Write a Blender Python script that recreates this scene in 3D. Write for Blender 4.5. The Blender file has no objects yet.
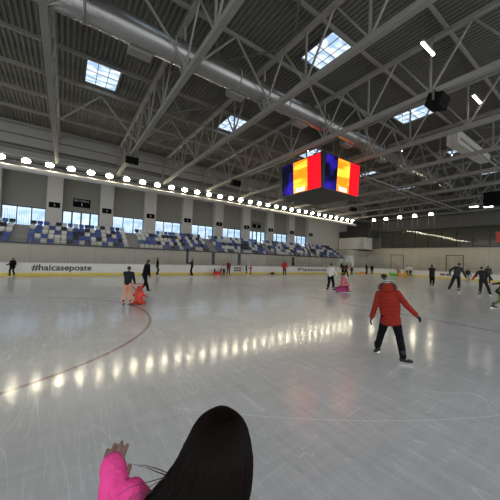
import bpy, bmesh, math, random
from mathutils import Vector, Matrix, Quaternion
random.seed(7)
SC = bpy.context.scene
COL = SC.collection
PI = math.pi
V = Vector

# ------------------------------------------------------------------ camera
F = 265.8
HC = 1.75
VX, VY = (632.0, 272.0), (65.0, 252.0)          # vanishing points of the hall's long and cross directions
ex = V((VX[0]-250, -(VX[1]-250), -F)).normalized()
ey = V((VY[0]-250, -(VY[1]-250), -F)); ey = (ey - ex*ey.dot(ex)).normalized()
ez = ex.cross(ey)
RW = Matrix((ex, ey, ez))                        # camera vector -> world vector
CAM = V((0, 0, HC))
cam_data = bpy.data.cameras.new('camera'); cam = bpy.data.objects.new('camera', cam_data)
cam_data.sensor_width = 36; cam_data.lens = F/500*36; cam_data.clip_end = 300; cam_data.clip_start = .05
cam.matrix_world = Matrix.Translation(CAM) @ RW.to_4x4()
COL.objects.link(cam); SC.camera = cam
FWD = RW @ V((0, 0, -1))

def ray(px, py): return RW @ V((px-250, 250-py, -F))
def ground(px, py):
    d = ray(px, py); return CAM + d*(-HC/d.z)
def at_depth(px, py, z): return CAM + ray(px, py)*(z/F)
def depth(p): return (V(p)-CAM).dot(FWD)

# ------------------------------------------------------------------ materials
def new_mat(name):
    m = bpy.data.materials.new(name); m.use_nodes = True
    nt = m.node_tree; b = nt.nodes['Principled BSDF']
    return m, nt, b
MC = {}
def mat(name, col, rough=.6, metal=0, noise=.12, scale=6, bump=0, bscale=30, spec=.5, sheen=0, emit=None, estr=0):
    if name in MC: return MC[name]
    m, nt, b = new_mat(name)
    N = nt.nodes; L = nt.links
    b.inputs['Roughness'].default_value = rough; b.inputs['Metallic'].default_value = metal
    b.inputs['Specular IOR Level'].default_value = spec
    if sheen: b.inputs['Sheen Weight'].default_value = sheen
    tc = N.new('ShaderNodeTexCoord')
    if noise:
        nz = N.new('ShaderNodeTexNoise'); nz.inputs['Scale'].default_value = scale; nz.inputs['Detail'].default_value = 4
        L.new(tc.outputs['Object'], nz.inputs['Vector'])
        mx = N.new('ShaderNodeMix'); mx.data_type = 'RGBA'
        mx.inputs[6].default_value = (*[c*(1-noise) for c in col], 1); mx.inputs[7].default_value = (*[min(1, c*(1+noise)) for c in col], 1)
        L.new(nz.outputs['Fac'], mx.inputs[0]); L.new(mx.outputs[2], b.inputs['Base Color'])
    else: b.inputs['Base Color'].default_value = (*col, 1)
    if bump:
        n2 = N.new('ShaderNodeTexNoise'); n2.inputs['Scale'].default_value = bscale; n2.inputs['Detail'].default_value = 3
        L.new(tc.outputs['Object'], n2.inputs['Vector'])
        bp = N.new('ShaderNodeBump'); bp.inputs['Strength'].default_value = bump; bp.inputs['Distance'].default_value = .02
        L.new(n2.outputs['Fac'], bp.inputs['Height']); L.new(bp.outputs['Normal'], b.inputs['Normal'])
    if emit: b.inputs['Emission Color'].default_value = (*emit, 1); b.inputs['Emission Strength'].default_value = estr
    MC[name] = m
    return m

# ------------------------------------------------------------------ mesh builder
class MB:
    def __init__(s): s.v = []; s.f = []
    def add(s, vs, fs):
        o = len(s.v); s.v += [tuple(v) for v in vs]; s.f += [tuple(i+o for i in f) for f in fs]
    def box(s, c, size, M=None):
        c = V(c); h = [x/2 for x in size]; vs = []
        for i in (-1, 1):
            for j in (-1, 1):
                for k in (-1, 1):
                    p = V((i*h[0], j*h[1], k*h[2]))
                    vs.append(c + (M @ p if M else p))
        s.add(vs, [(0, 1, 3, 2), (4, 6, 7, 5), (0, 4, 5, 1), (2, 3, 7, 6), (0, 2, 6, 4), (1, 5, 7, 3)])
    def bb(s, x0, x1, y0, y1, z0, z1): s.box(((x0+x1)/2, (y0+y1)/2, (z0+z1)/2), (x1-x0, y1-y0, z1-z0))
    def frame(s, p, q):
        d = (V(q)-V(p)).normalized()
        up = V((0, 0, 1)) if abs(d.z) < .95 else V((0, 1, 0))
        a = d.cross(up).normalized(); b = a.cross(d).normalized()
        return d, a, b
    def bar(s, p, q, w, h):
        p, q = V(p), V(q); d, a, b = s.frame(p, q); vs = []
        for e in (p, q):
            for i, j in ((-1, -1), (1, -1), (1, 1), (-1, 1)): vs.append(e + a*i*w/2 + b*j*h/2)
        s.add(vs, [(3, 2, 1, 0), (4, 5, 6, 7)] + [(i, (i+1) % 4, (i+1) % 4+4, i+4) for i in range(4)])
    def tube(s, p, q, r, r2=None, n=8):
        p, q = V(p), V(q); d, a, b = s.frame(p, q); r2 = r if r2 is None else r2; vs = []
        for e, rr in ((p, r), (q, r2)):
            for i in range(n):
                t = 2*PI*i/n; vs.append(e + a*math.cos(t)*rr + b*math.sin(t)*rr)
        s.add(vs, [tuple(range(n-1, -1, -1)), tuple(range(n, 2*n))] + [(i, (i+1) % n, (i+1) % n+n, i+n) for i in range(n)])
    def path(s, pts, rs, n=8):
        pts = [V(p) for p in pts]; vs = []; fs = []
        a = None
        for k, p in enumerate(pts):
            d = (pts[min(k+1, len(pts)-1)]-pts[max(k-1, 0)]).normalized()
            if a is None: a = d.cross(V((0, 0, 1)) if abs(d.z) < .9 else V((0, 1, 0))).normalized()
            else: a = (a-d*a.dot(d)).normalized()
            b = d.cross(a); r = rs[k] if isinstance(rs, (list, tuple)) else rs
            for i in range(n):
                t = 2*PI*i/n; vs.append(p+a*math.cos(t)*r+b*math.sin(t)*r)
        for k in range(len(pts)-1):
            for i in range(n): fs.append((k*n+i, k*n+(i+1) % n, (k+1)*n+(i+1) % n, (k+1)*n+i))
        fs += [tuple(range(n-1, -1, -1)), tuple((len(pts)-1)*n+i for i in range(n))]
        s.add(vs, fs)
    def ell(s, c, r, M=None, nu=12, nv=8):
        c = V(c); vs = []; fs = []
        if not hasattr(r, '__len__'): r = (r, r, r)
        for j in range(1, nv):
            for i in range(nu):
                t = PI*j/nv; u = 2*PI*i/nu
                p = V((r[0]*math.sin(t)*math.cos(u), r[1]*math.sin(t)*math.sin(u), r[2]*math.cos(t)))
                vs.append(c+(M @ p if M else p))
        for z in (r[2], -r[2]):
            p = V((0, 0, z)); vs.append(c+(M @ p if M else p))
        T, B = len(vs)-2, len(vs)-1
        for j in range(nv-2):
            for i in range(nu): fs.append((j*nu+i, (j+1)*nu+i, (j+1)*nu+(i+1) % nu, j*nu+(i+1) % nu))
        for i in range(nu): fs.append((T, i, (i+1) % nu)); fs.append((B, (nv-2)*nu+(i+1) % nu, (nv-2)*nu+i))
        s.add(vs, fs)
    def caps(s, p, q, r, r2):
        s.tube(p, q, r, r2, 12); s.ell(p, r, None, 12, 8); s.ell(q, r2, None, 12, 8)
    def mesh(s, name, m=None, smooth=False):
        me = bpy.data.meshes.new(name); me.from_pydata(s.v, [], s.f)
        if m: me.materials.append(m)
        if smooth: me.polygons.foreach_set('use_smooth', [True]*len(me.polygons))
        me.update(); return me
    def build(s, name, m, parent=None, smooth=False, bevel=0):
        o = bpy.data.objects.new(name, s.mesh(name, m, smooth)); COL.objects.link(o)
        if parent: o.parent = parent
        if bevel:
            b = o.modifiers.new('bevel', 'BEVEL'); b.width = bevel; b.segments = 2; b.limit_method = 'ANGLE'
        return o

def tag(o, label=None, cat=None, group=None, kind=None):
    if label: o['label'] = label
    if cat: o['category'] = cat
    if group: o['group'] = group
    if kind: o['kind'] = kind
    return o
def empty(name, loc=(0, 0, 0), rz=0, **k):
    o = bpy.data.objects.new(name, None); COL.objects.link(o); o.location = loc; o.rotation_euler = (0, 0, rz)
    o.empty_display_size = .2
    return tag(o, **k)
def copy_tree(o, parent=None):
    c = o.copy(); COL.objects.link(c)
    if parent: c.parent = parent
    for ch in list(o.children): copy_tree(ch, c)
    return c
def struct(mb, name, m, **k): return tag(mb.build(name, m, **k), kind='structure')
def bake(o_mods, name, m, parent, mb, smooth=True):
    """evaluate modifiers on a temporary object and keep only the resulting mesh"""
    me = mb.mesh(name+'_tmp')
    t = bpy.data.objects.new('tmp', me); COL.objects.link(t)
    o_mods(t)
    dg = bpy.context.evaluated_depsgraph_get()
    r = bpy.data.meshes.new_from_object(t.evaluated_get(dg))
    r.name = name; r.materials.clear(); r.materials.append(m)
    r.polygons.foreach_set('use_smooth', [smooth]*len(r.polygons))
    bpy.data.objects.remove(t); bpy.data.meshes.remove(me)
    o = bpy.data.objects.new(name, r); COL.objects.link(o)
    if parent: o.parent = parent
    return o
def blob(mb, name, m, parent, vox=.014, it=3, noise=0, nscale=.1):
    def mods(t):
        r = t.modifiers.new('r', 'REMESH'); r.mode = 'VOXEL'; r.voxel_size = vox
        if it:
            s = t.modifiers.new('s', 'SMOOTH'); s.factor = .5; s.iterations = it
        if noise:
            tx = bpy.data.textures.get('cl%g' % nscale) or bpy.data.textures.new('cl%g' % nscale, 'CLOUDS'); tx.noise_scale = nscale
            d = t.modifiers.new('d', 'DISPLACE'); d.texture = tx; d.strength = noise; d.mid_level = .5
    return bake(mods, name, m, parent, mb)
def text_obj(s, name, m, parent, size, M, ext=.004, off=0, align='CENTER'):
    c = bpy.data.curves.new('t', 'FONT'); c.body = s; c.size = size; c.extrude = ext; c.offset = off; c.align_x = align; c.align_y = 'CENTER'
    t = bpy.data.objects.new('t', c); COL.objects.link(t)
    dg = bpy.context.evaluated_depsgraph_get()
    r = bpy.data.meshes.new_from_object(t.evaluated_get(dg)); bpy.data.objects.remove(t)
    r.name = name; r.materials.clear(); r.materials.append(m); r.transform(M)
    o = bpy.data.objects.new(name, r); COL.objects.link(o)
    if parent: o.parent = parent
    return o

# ------------------------------------------------------------------ people
SKIN = mat('skin', (.42, .24, .17), .55, noise=.08)
def inside_rink(x, y, m):
    if x > 41.9-m or y > 24.3-m: return False
    if x > 34.9 and y > 17.3: return math.hypot(x-34.9, y-17.3) < 7-m
    return True
def fabric(name, col, rough=.85, bump=.35, bs=22): return mat(name, col, rough, noise=.18, scale=9, bump=bump, bscale=bs, spec=.12)
BLACKF = fabric('black cloth', (.006, .006, .007)); DARKF = fabric('dark grey cloth', (.02, .021, .023))
HAIRM = mat('dark hair', (.012, .008, .006), .45, noise=.3, scale=40, bump=.4, bscale=60)
HAIRB = mat('brown hair', (.06, .03, .018), .5, noise=.3, scale=40, bump=.4, bscale=60)
SKATEM = mat('skate boot black', (.006, .006, .007), .6, noise=.1)
SKATEW = mat('skate boot pale', (.5, .5, .5), .4, noise=.1)
STEEL = mat('blade steel', (.6, .6, .62), .25, metal=1, noise=.05)
EYEM = mat('eye', (.02, .015, .012), .2, noise=0)
LIPM = mat('lip', (.3, .1, .09), .5, noise=0)

def ik(a, b, l1, l2, pole):
    """joint between a and b for two bones, bent towards pole; also returns the reachable end"""
    a, b = V(a), V(b); d = b-a; D = d.length
    if D > (l1+l2)*.999: b = a+d*((l1+l2)*.999/D); d = b-a; D = d.length
    u = d/D; x = (l1*l1-l2*l2+D*D)/(2*D); h = math.sqrt(max(0, l1*l1-x*x))
    p = V(pole); p = p-u*p.dot(u)
    if p.length < 1e-4: p = V((0, 1, 0))
    return a+u*x+p.normalized()*h, b
def rotM(fx, fy, fz): # pitch forward (about x), roll (about y), yaw
    return Matrix.Rotation(fz, 3, 'Z') @ Matrix.Rotation(fy, 3, 'Y') @ Matrix.Rotation(-fx, 3, 'X')

def hand(mb, w, d, side, s, curl=.5, palm=None, fr=.009, spread=.05):
    """palm, four unequal bent fingers and a thumb, grown from wrist w along d"""
    d = V(d).normalized(); palm = V(palm) if palm else V((-side, .2, 0))
    n = (palm-d*palm.dot(d)).normalized(); a = d.cross(n)*side     # a: towards the thumb side
    mb.caps(w, w+d*.03*s, .026*s, .028*s)
    for k in range(4):
        o = (1.5-k)*.021*s
        base = w+d*.085*s+a*o; mb.caps(w+d*.02*s+a*o*.7, base, .016*s, .0125*s)
        L = (.078, .088, .08, .062)[k]*s; dd = (d+a*spread*(1.5-k)).normalized(); p = base
        for j, fl in enumerate((.45, .3, .25)):
            dd = (dd+n*curl*.55).normalized(); q = p+dd*L*fl
            mb.caps(p, q, (fr-.0006*j)*s, (fr-.0006*(j+1))*s); p = q
    t0 = w+d*.025*s+a*.022*s; t1 = t0+(d*.6+a*.75+n*.25).normalized()*.042*s; t2 = t1+(d*.9+a*.2+n*.35).normalized()*.034*s
    mb.caps(t0, t1, .014*s, .0115*s); mb.caps(t1, t2, .0115*s, .0095*s)

def person(label, px, py, H, face=0, feet=((-.12, 0), (.12, 0)), hands=((-.28, .12, .95), (.28, .12, .95)), lift=(0, 0), lean=(0, 0), hip=.93,
           head=(0, 0, 0), top=None, legs=None, hair=HAIRM, hairkind='short', hat=None, coat=False, gloves=None, skate=SKATEM, shirt_r=1.0,
           group=None, vox=.02, pos=None, sleeves=None, hood=None, stout=1.0, knee_pole=(0, 1, 0), toe=(0, 0), legs_m2=None, name='person', skates=True, yaw=(-12, 12), elbow=(0, -1, -.3)):
    """face: 0 = seen from behind, 90 = looking to the right, 180 = looking at the camera. Local frame: x right, y forward, z up, for 1.75 m."""
    g = pos if pos else ground(px, py); g = V((g[0], g[1], 0)); d0 = g.length
    while not inside_rink(g.x, g.y, .5): g = g*.995          # keep clear of the boards
    H *= g.length/d0
    view = V((g.x, g.y, 0)).normalized()
    base_ang = math.atan2(view.y, view.x)-PI/2-math.radians(face)
    s = H/1.80
    if vox > .015: shirt_r *= 1.15; stout = 1.15
    root = empty(name, g, base_ang, label=label, cat='person', group=group)
    root.scale = (s, s, s)
    off = .05 if skates else 0
    P0 = V((0, 0, hip+off))
    T = rotM(math.radians(lean[0]), math.radians(lean[1]), 0)
    if hasattr(hip, '__len__'): P0 = V(hip)
    def tp(x, y, z): return P0+T @ V((x, y, z))
    chest, neck = tp(0, .01, .36), tp(0, 0, .555)
    HM = T @ rotM(*[math.radians(a) for a in head])
    hc = neck+HM @ V((0, .02, .135))
    shl, shr = tp(-.175, 0, .49), tp(.175, 0, .49)
    body = MB(); tops = MB(); trs = MB()
    # head, face, neck
    body.ell(hc, (.074, .09, .108), HM, 16, 12)
    body.ell(hc+HM @ V((0, .035, -.055)), (.052, .055, .055), HM)
    body.caps(hc+HM @ V((0, .085, .015)), hc+HM @ V((0, .106, -.022)), .009, .015)
    for sd in (-1, 1): body.ell(hc+HM @ V((sd*.074, -.005, -.01)), (.012, .022, .032), HM, 8, 6)
    body.caps(neck-T @ V((0, 0, .06)), hc-HM @ V((0, .01, .06)), .055, .05)
    for a, b, ra, rb in ((P0, chest, .085, .085), ): body.caps(a, b, ra, rb)
    body.caps(shl, shr, .04, .04)
    # torso clothes
    for k in range(7):
        t = k/6; c = tp(0, .005, .0+.46*t)
        rx = .155+.02*math.sin(PI*t) if coat else .135+.035*t
        tops.ell(c, (rx*shirt_r, (.115+.01*math.sin(PI*t))*shirt_r, .10), T, 14, 8)
    tops.caps(shl*.96+neck*.04, shr*.96+neck*.04, .068*shirt_r, .068*shirt_r)
    tops.caps(chest, neck+T @ V((0, 0, .0)), .09, .062)
    if coat:
        for k in range(3): tops.ell(tp(0, 0, -.03-.05*k), (.165*shirt_r, .13*shirt_r, .07), T, 14, 8)
    # arms
    wr = []
    for sd, sh, h in ((-1, shl, hands[0]), (1, shr, hands[1])):
        el, w = ik(sh, h, .285, .26, elbow); d = (w-el).normalized()
        body.caps(sh, el, .045, .036); body.caps(el, w, .036, .026)
        tops.caps(sh, el, .062*shirt_r, .052*shirt_r); tops.caps(el, w-d*.01, .052*shirt_r, .04*shirt_r)
        wr.append((w, d, sd))
    gm = MB()
    for w, d, sd in wr:
        hand(body, w, d, sd, 1.0, fr=.0105 if vox > .012 else .009)
        if gloves: 
            g1 = MB(); hand(g1, w-d*.02, d, sd, 1.18, fr=.013); g1.caps(w-d*.05, w, .036, .03)
            blob(g1, 'glove', gloves, root, vox=max(.009, vox*.6), it=2)
    # legs
    for k, sd in ((0, -1), (1, 1)):
        hp = P0+V((sd*.09, 0, -.02)); fx, fy = feet[k]
        an = V((fx, fy, .095+off+lift[k])); kn, an = ik(hp, an, .43, .42, knee_pole)
        body.caps(hp, kn, .078, .055); body.caps(kn, an, .05, .038)
        trs.caps(hp, kn, .094*stout, .07*stout); trs.caps(kn, an+V((0, 0, .03)), .07*stout, .06*stout)
        f = V((math.sin(math.radians(yaw[k])), math.cos(math.radians(yaw[k])), 0))
        ty = toe[k]; fz = -math.sin(math.radians(ty)); f = (f*math.cos(math.radians(ty))+V((0, 0, fz))).normalized()
        up = V((0, 0, 1)); up = (up-f*up.dot(f)).normalized()
        body.caps(an, an+f*.09-up*.05, .04, .03)
        # skate: boot + blade
        bt = MB(); bt.caps(an+up*.10, an-up*.03, .058, .052); bt.caps(an-f*.03-up*.045, an+f*.10-up*.055, .046, .042); bt.caps(an+f*.06-up*.05, an+f*.155-up*.062, .044, .034)
        b = blob(bt, 'skate', skate, root, vox=max(.012, vox*.7), it=2)
        if skates:
            bl = MB(); r = f.cross(up)
            a0, a1 = an-f*.085-up*.137, an+f*.185-up*.137
            bl.bar(a0, a1, .008, .022)
            bl.bar(a0+f*.05+up*.01, a0+f*.04+up*.06, .022, .05); bl.bar(a1-f*.06+up*.01, a1-f*.06+up*.06, .022, .05)
            bl.build('blade', STEEL, b)
    trs.ell(P0, (.15, .12, .12), T, 14, 8); trs.ell(P0+V((0, 0, -.06)), (.14, .12, .10), None, 14, 8)
    blob(body, 'body', SKIN, root, vox=min(vox, .012), it=1)
    blob(trs, 'trousers', legs or BLACKF, root, vox=vox, it=3, noise=.016, nscale=.12)
    blob(tops, 'jacket', top or BLACKF, root, vox=vox, it=3, noise=.016, nscale=.12)
    fc = MB()
    for sd in (-1, 1): fc.ell(hc+HM @ V((sd*.03, .082, .012)), (.012, .009, .008), HM, 8, 6)
    fc.build('eyes', EYEM, root, smooth=True)
    lp = MB(); lp.ell(hc+HM @ V((0, .088, -.055)), (.022, .008, .008), HM, 10, 6); lp.build('mouth', LIPM, root, smooth=True)
    if hat is None:
        hr = MB()
        hr.ell(hc+HM @ V((0, -.022, .028)), (.084, .088, .096), HM, 16, 12)
        if hairkind == 'long':
            hr.ell(hc+HM @ V((0, -.05, -.06)), (.082, .055, .12), HM, 14, 10); hr.ell(hc+HM @ V((0, -.065, -.17)), (.075, .04, .11), HM, 14, 10)
        if hairkind == 'tail':
            hr.path([hc+HM @ V((0, -.09, .03)), hc+HM @ V((0, -.15, .0)), hc+HM @ V((0, -.17, -.09)), hc+HM @ V((0, -.15, -.19))], [.03, .038, .034, .012], 10)
        if hairkind == 'bun': hr.ell(hc+HM @ V((0, -.10, .06)), .045)
        blob(hr, 'hair', hair, root, vox=.012, it=2)
    elif hat == 'helmet':
        hr = MB(); hr.ell(hc+HM @ V((0, -.01, .04)), (.095, .115, .088), HM, 16, 12); hr.tube(hc+HM @ V((0, -.01, .005)), hc+HM @ V((0, -.01, .03)), .1, .1, 20)
        blob(hr, 'helmet', mat('helmet', (.03, .03, .035), .3), root, vox=.014, it=2)
        h2 = MB(); h2.ell(hc+HM @ V((0, -.03, -.02)), (.08, .075, .09), HM, 16, 12); blob(h2, 'hair', hair, root, vox=.014)
    elif hat == 'beanie' or hat == 'beret':
        hr = MB(); hr.ell(hc+HM @ V((0, -.012, .055)), (.092, .10, .10), HM, 16, 12)
        blob(hr, 'hat', hood or BLACKF, root, vox=.014, it=2)
        h2 = MB(); h2.ell(hc+HM @ V((0, -.02, -.02)), (.079, .08, .08), HM, 16, 12); blob(h2, 'hair', hair, root, vox=.014)
    root['_hc'] = tuple(hc)
    hcw = hc.copy(); del root['_hc']
    return root, dict(hc=hcw, HM=HM, T=T, P0=P0, neck=neck, wr=wr, s=s)

WHITEF = fabric('white cloth', (.62, .6, .58)); REDF = fabric('red cloth', (.45, .03, .03))
PINKF = fabric('dusty pink cloth', (.55, .18, .2)); PEACHF = fabric('peach trousers', (.62, .3, .2))
STAND = dict(hands=((-.25, .06, .9), (.25, .06, .9)))
def ht(px, py, topy):
    g = ground(px, py); return (py-topy)*depth(g)/F

# black jacket child in peach trousers pushing the aid
person('child in black patterned jacket and peach trousers pushing an orange skating aid', 126.5, 306.3, 1.36, face=18, feet=((-.13, -.03), (.14, .03)),
       hands=((-.12, .42, .93), (.2, .42, .93)), lean=(9, 0), top=fabric('black jacket with faint grey print', (.018, .02, .022)), legs=PEACHF, hair=HAIRM, hairkind='bun', skate=fabric('navy boot', (.025, .03, .06)), vox=.016)
person('woman in black with long dark ponytail skating to the right behind an orange aid', 143.8, 293.0, 1.56, face=62, feet=((-.1, .28), (.08, -.22)), lift=(0, .05), toe=(0, 20),
       hands=((-.2, .3, .95), (.22, .18, .9)), lean=(14, 0), hairkind='long', vox=.016)
person('small dark-clothed child by the boards at far left with arms out', 12, 274.9, 1.3, face=-40, feet=((-.22, 0), (.22, 0)), hands=((-.42, .1, 1.15), (.35, .15, 1.05)), coat=True, shirt_r=1.35)
person('person in long dark coat standing by the boards, right of the woman with ponytail', 157, 274.8, 1.57, face=80, coat=True, hands=((-.2, .05, .85), (.2, .05, .85)), feet=((-.06, .05), (.06, -.05)), hairkind='long')
person('person in dark clothes holding both hands forward, looking left', 191.7, 276.3, 1.58, face=-80, feet=((-.16, -.1), (.16, .1)), hands=((-.1, .5, 1.22), (.1, .48, 1.25)), top=fabric('charcoal', (.03, .022, .022)))
person('toddler in grey beside the small red skating aid, on its left', 214.2, 274.2, .72, face=60, top=DARKF, hands=((-.15, .4, 1.0), (.15, .4, 1.0)))
person('toddler in grey hat beside the small red skating aid, on its right', 221.0, 274.2, .75, face=-50, top=DARKF, hands=((-.15, .4, 1.0), (.15, .4, 1.0)))
person('child in white top and black trousers near the red-clad adult', 223.6, 274.3, 1.12, face=30, top=WHITEF, legs=BLACKF)
person('adult in dark red clothes by the boards beside the child in white', 228.2, 274.6, 1.45, face=160, top=fabric('dark red cloth', (.2, .015, .02)), legs=fabric('maroon cloth', (.09, .01, .02)), feet=((-.15, 0), (.15, 0)), hands=((-.25, .1, .95), (.3, .3, 1.0)))
person('person dressed all in black beside the small child in red', 246, 274.3, 1.12, face=90, coat=True)
person('small child in red reaching left towards the person in black', 250.8, 275.2, 1.08, face=-70, top=REDF, legs=REDF, hands=((-.15, .45, 1.2), (.15, .4, 1.1)), feet=((-.14, -.1), (.14, .12)))
person('person in bright red jacket and black trousers standing alone', 284.2, 275.8, 1.68, face=10, top=REDF, coat=True, feet=((-.12, 0), (.12, 0)), hands=((-.3, .1, .95), (.3, .1, .95)), hairkind='long')
person('man in white shirt and loose black trousers beside the girl in pink', 330.2, 292.0, 1.66, face=25, top=WHITEF, feet=((-.2, 0), (.2, 0)), hands=((-.22, .2, 1.1), (.34, .22, .98)), skate=SKATEW, lean=(6, 0), vox=.016)
person('person in dark red jacket and dark trousers skating beyond the girl in pink', 345.6, 277.6, 1.62, face=40, top=fabric('brown red jacket', (.1, .02, .02)), feet=((-.25, -.15), (.2, .2)), lift=(.12, 0), hands=((-.4, .1, 1.1), (.35, .2, 1.0)), lean=(10, 0))
person('slim person in black skating just left of the dark red jacket', 342.6, 276.6, 1.5, face=30, feet=((-.1, -.12), (.1, .12)), hands=((-.35, .1, 1.1), (.3, .2, 1.0)), lean=(8, -5))
person('child in dark maroon clothes right of the person in dark red jacket', 351.6, 275.4, 1.2, face=-20, top=fabric('maroon top', (.08, .012, .02)), coat=True)
person('woman in black coat standing near the rounded corner of the boards', 366.2, 274.6, 1.6, face=120, coat=True, hairkind='long')
person('person in black near the rounded corner, right of the woman in coat', 371.8, 273.9, 1.5, face=170, coat=True)
person('person in grey and black bending over the far green skating aid', 398.6, 275.6, 1.45, face=-60, top=fabric('pale grey top', (.3, .3, .3)), lean=(24, 0), hands=((-.2, .45, .85), (.2, .45, .9)))
person('person in white top and black trousers right of the orange aids', 407.0, 276.6, 1.6, face=0, top=WHITEF, hair=HAIRB)
person('dark-haired person in white top, nearest the cream end wall', 410.6, 276.2, 1.62, face=-30, top=WHITEF)
person('woman in dark clothes standing alone left of the tall striding man', 431.8, 287.6, 1.78, face=8, coat=True, hands=((-.02, .22, 1.22), (.02, .24, 1.18)), top=fabric('near black', (.02, .018, .018)), hairkind='long', elbow=(0, -1, -1), skate=SKATEW, vox=.018, feet=((-.09, 0), (.09, 0)))
person('tall man in dark tracksuit striding, hand in hand line with two others', 456.2, 292.6, 1.98, face=12, feet=((-.36, .0), (.12, -.04)), hands=((-.34, .02, 1.1), (.46, .1, .86)), lean=(4, 10), top=fabric('dark olive grey', (.045, .045, .045)), legs=DARKF, skate=SKATEW, vox=.016, elbow=(-.6, -1, .2), hair=HAIRB)
person('child in dark jacket between the tall man and the woman in leggings', 467.6, 283.4, 1.55, face=150, top=DARKF, legs=fabric('light grey legs', (.3, .3, .3)), skate=SKATEW)
wroot, WJ = person('woman in black jacket with red sleeve and leggings, arm stretched left', 483.0, 296.8, 1.78, face=6, feet=((-.15, .02), (.32, -.02)), hands=((-.52, .12, .95), (.42, .02, .98)), lean=(4, -6), skate=SKATEW, vox=.016, toe=(0, 20), lift=(0, .03), hairkind='bun', top=fabric('soft black', (.026, .024, .024)), legs=DARKF)
w0 = WJ['wr'][0]; q = MB(); q.caps(w0[0]-w0[1]*.24, w0[0]-w0[1]*.02, .066, .05); q.caps(w0[0]-w0[1]*.24, w0[0]-w0[1]*.28-V((-.05, 0, .03)), .066, .06)
tag(blob(q, 'sleeve', REDF, wroot, vox=.016), 'red sleeve')
person('person in dark green jacket skating behind the woman with red sleeve', 488.0, 283.5, 1.9, face=0, coat=True, top=fabric('dark green grey', (.05, .055, .045)), hairkind='short')
# right-edge skater, mostly outside the frame
person('skater cut off by the right edge, trailing leg in black and lime', 500, 309, 1.6, face=80, feet=((-.02, -.24), (.06, .3)), hands=((-.2, -.55, 1.05), (.2, .45, 1.0)), lean=(34, 0), hip=.84, legs=fabric('lime and black trousers', (.14, .17, .05)), top=DARKF, coat=True, toe=(12, 0), vox=.014, elbow=(0, 0, -1))

# girl in pink sitting on a magenta aid
AIDM = {}
def plastic(name, col): return mat(name, col, .35, noise=.05)
def aid(label, px, py, size, face, m, seated=False, tall=False, group=None):
    g = ground(px, py)
    while not inside_rink(g.x, g.y, .7): g = g*.995
    view = V((g.x, g.y, 0)).normalized()
    r = empty('skating_aid', (g.x, g.y, 0), math.atan2(view.y, view.x)-PI/2-math.radians(face), label=label, cat='skating aid', group=group)
    r.scale = (size,)*3
    b = MB()
    if seated:   # low seal-shaped seat
        for k in range(8):
            t = k/7; b.ell((0, -.42+.8*t, .2+.05*math.sin(t*3)), (.12+.13*math.sin(PI*min(1, t+.15)), .12, .12+.09*math.sin(PI*min(1, t+.15))))
        b.ell((0, .42, .36), (.12, .14, .13)); b.ell((0, .54, .33), (.06, .07, .05))
        b.caps((-.1, -.42, .12), (-.2, -.56, .16), .06, .03); b.caps((.1, -.42, .12), (.2, -.56, .16), .06, .03)
        b.box((0, 0, .09), (.42, .8, .14))
    else:        # upright animal shape with a rounded body, head, paws and a handle
        b.ell((0, 0, .30), (.16, .16, .30)); b.ell((0, 0, .16), (.19, .2, .13)); b.ell((0, .02, .62), (.11, .12, .13)); b.ell((0, .14, .6), (.05, .08, .04))
        b.caps((-.1, 0, .5), (-.26, .06, .32), .06, .045); b.caps((.1, 0, .5), (.26, .06, .32), .06, .045)
        b.caps((-.14, -.1, .07), (-.16, .22, .06), .065, .055); b.caps((.14, -.1, .07), (.16, .22, .06), .065, .055)
    blob(b, 'shell', m, r, vox=.022, it=4)
    h = MB()
    if seated: h.path([(-.16, .34, .36), (-.2, .3, .56), (0, .28, .6), (.2, .3, .56), (.16, .34, .36)], .018)
    else: h.path([(-.1, -.05, .55), (-.24, -.14, .78), (-.2, -.2, .84), (.2, -.2, .84), (.24, -.14, .78), (.1, -.05, .55)], .02)
    h.build('handle', m, r, smooth=True)
    for sd in (-1, 1):
        k = MB(); k.bar((sd*.13, -.3, .011), (sd*.13, .32, .011), .02, .022); k.build('runner', STEEL, r)
    return r
ORANGE = plastic('orange red plastic', (.62, .035, .012)); MAG = plastic('magenta plastic', (.30, .01, .09)); GREENP = plastic('green plastic', (.12, .5, .03)); YEL = plastic('orange yellow plastic', (.85, .35, .03)); REDP = plastic('red plastic', (.7, .02, .02))
aid('bright orange-red skating aid shaped like an upright animal, pushed by a child', 138.4, 304.3, .88, 30, ORANGE)
a = aid('magenta seal-shaped skating seat carrying the girl in pink', 341.8, 292.0, .78, 70, MAG, True)
person('girl in dusty pink outfit sitting on the magenta skating seat', 341, 292.2, 1.5, face=60, pos=(a.location.x, a.location.y, 0), hip=.46, shirt_r=1.0, feet=((-.3, .38), (.3, .38)), hands=((-.16, .42, .55), (.16, .42, .55)), lean=(10, 0), top=PINKF, legs=PINKF, hair=HAIRM, hairkind='bun', knee_pole=(0, 1, .6), vox=.016)
aid('small red skating aid between the two toddlers by the boards', 217.4, 274.3, .8, 60, REDP, True)
aid('bright green skating aid by the far end boards', 393.2, 276.0, 1.0, -70, GREENP, True)
aid('orange skating aid by the far boards, nearest the person in white top', 405.0, 276.8, 1.0, -20, YEL)
aid('orange skating aid by the far boards, left of its twin', 399.6, 276.6, .95, 10, YEL)
aid('low orange skating aid near the rounded corner of the boards', 363.0, 274.4, .9, 80, YEL, True)

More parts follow.
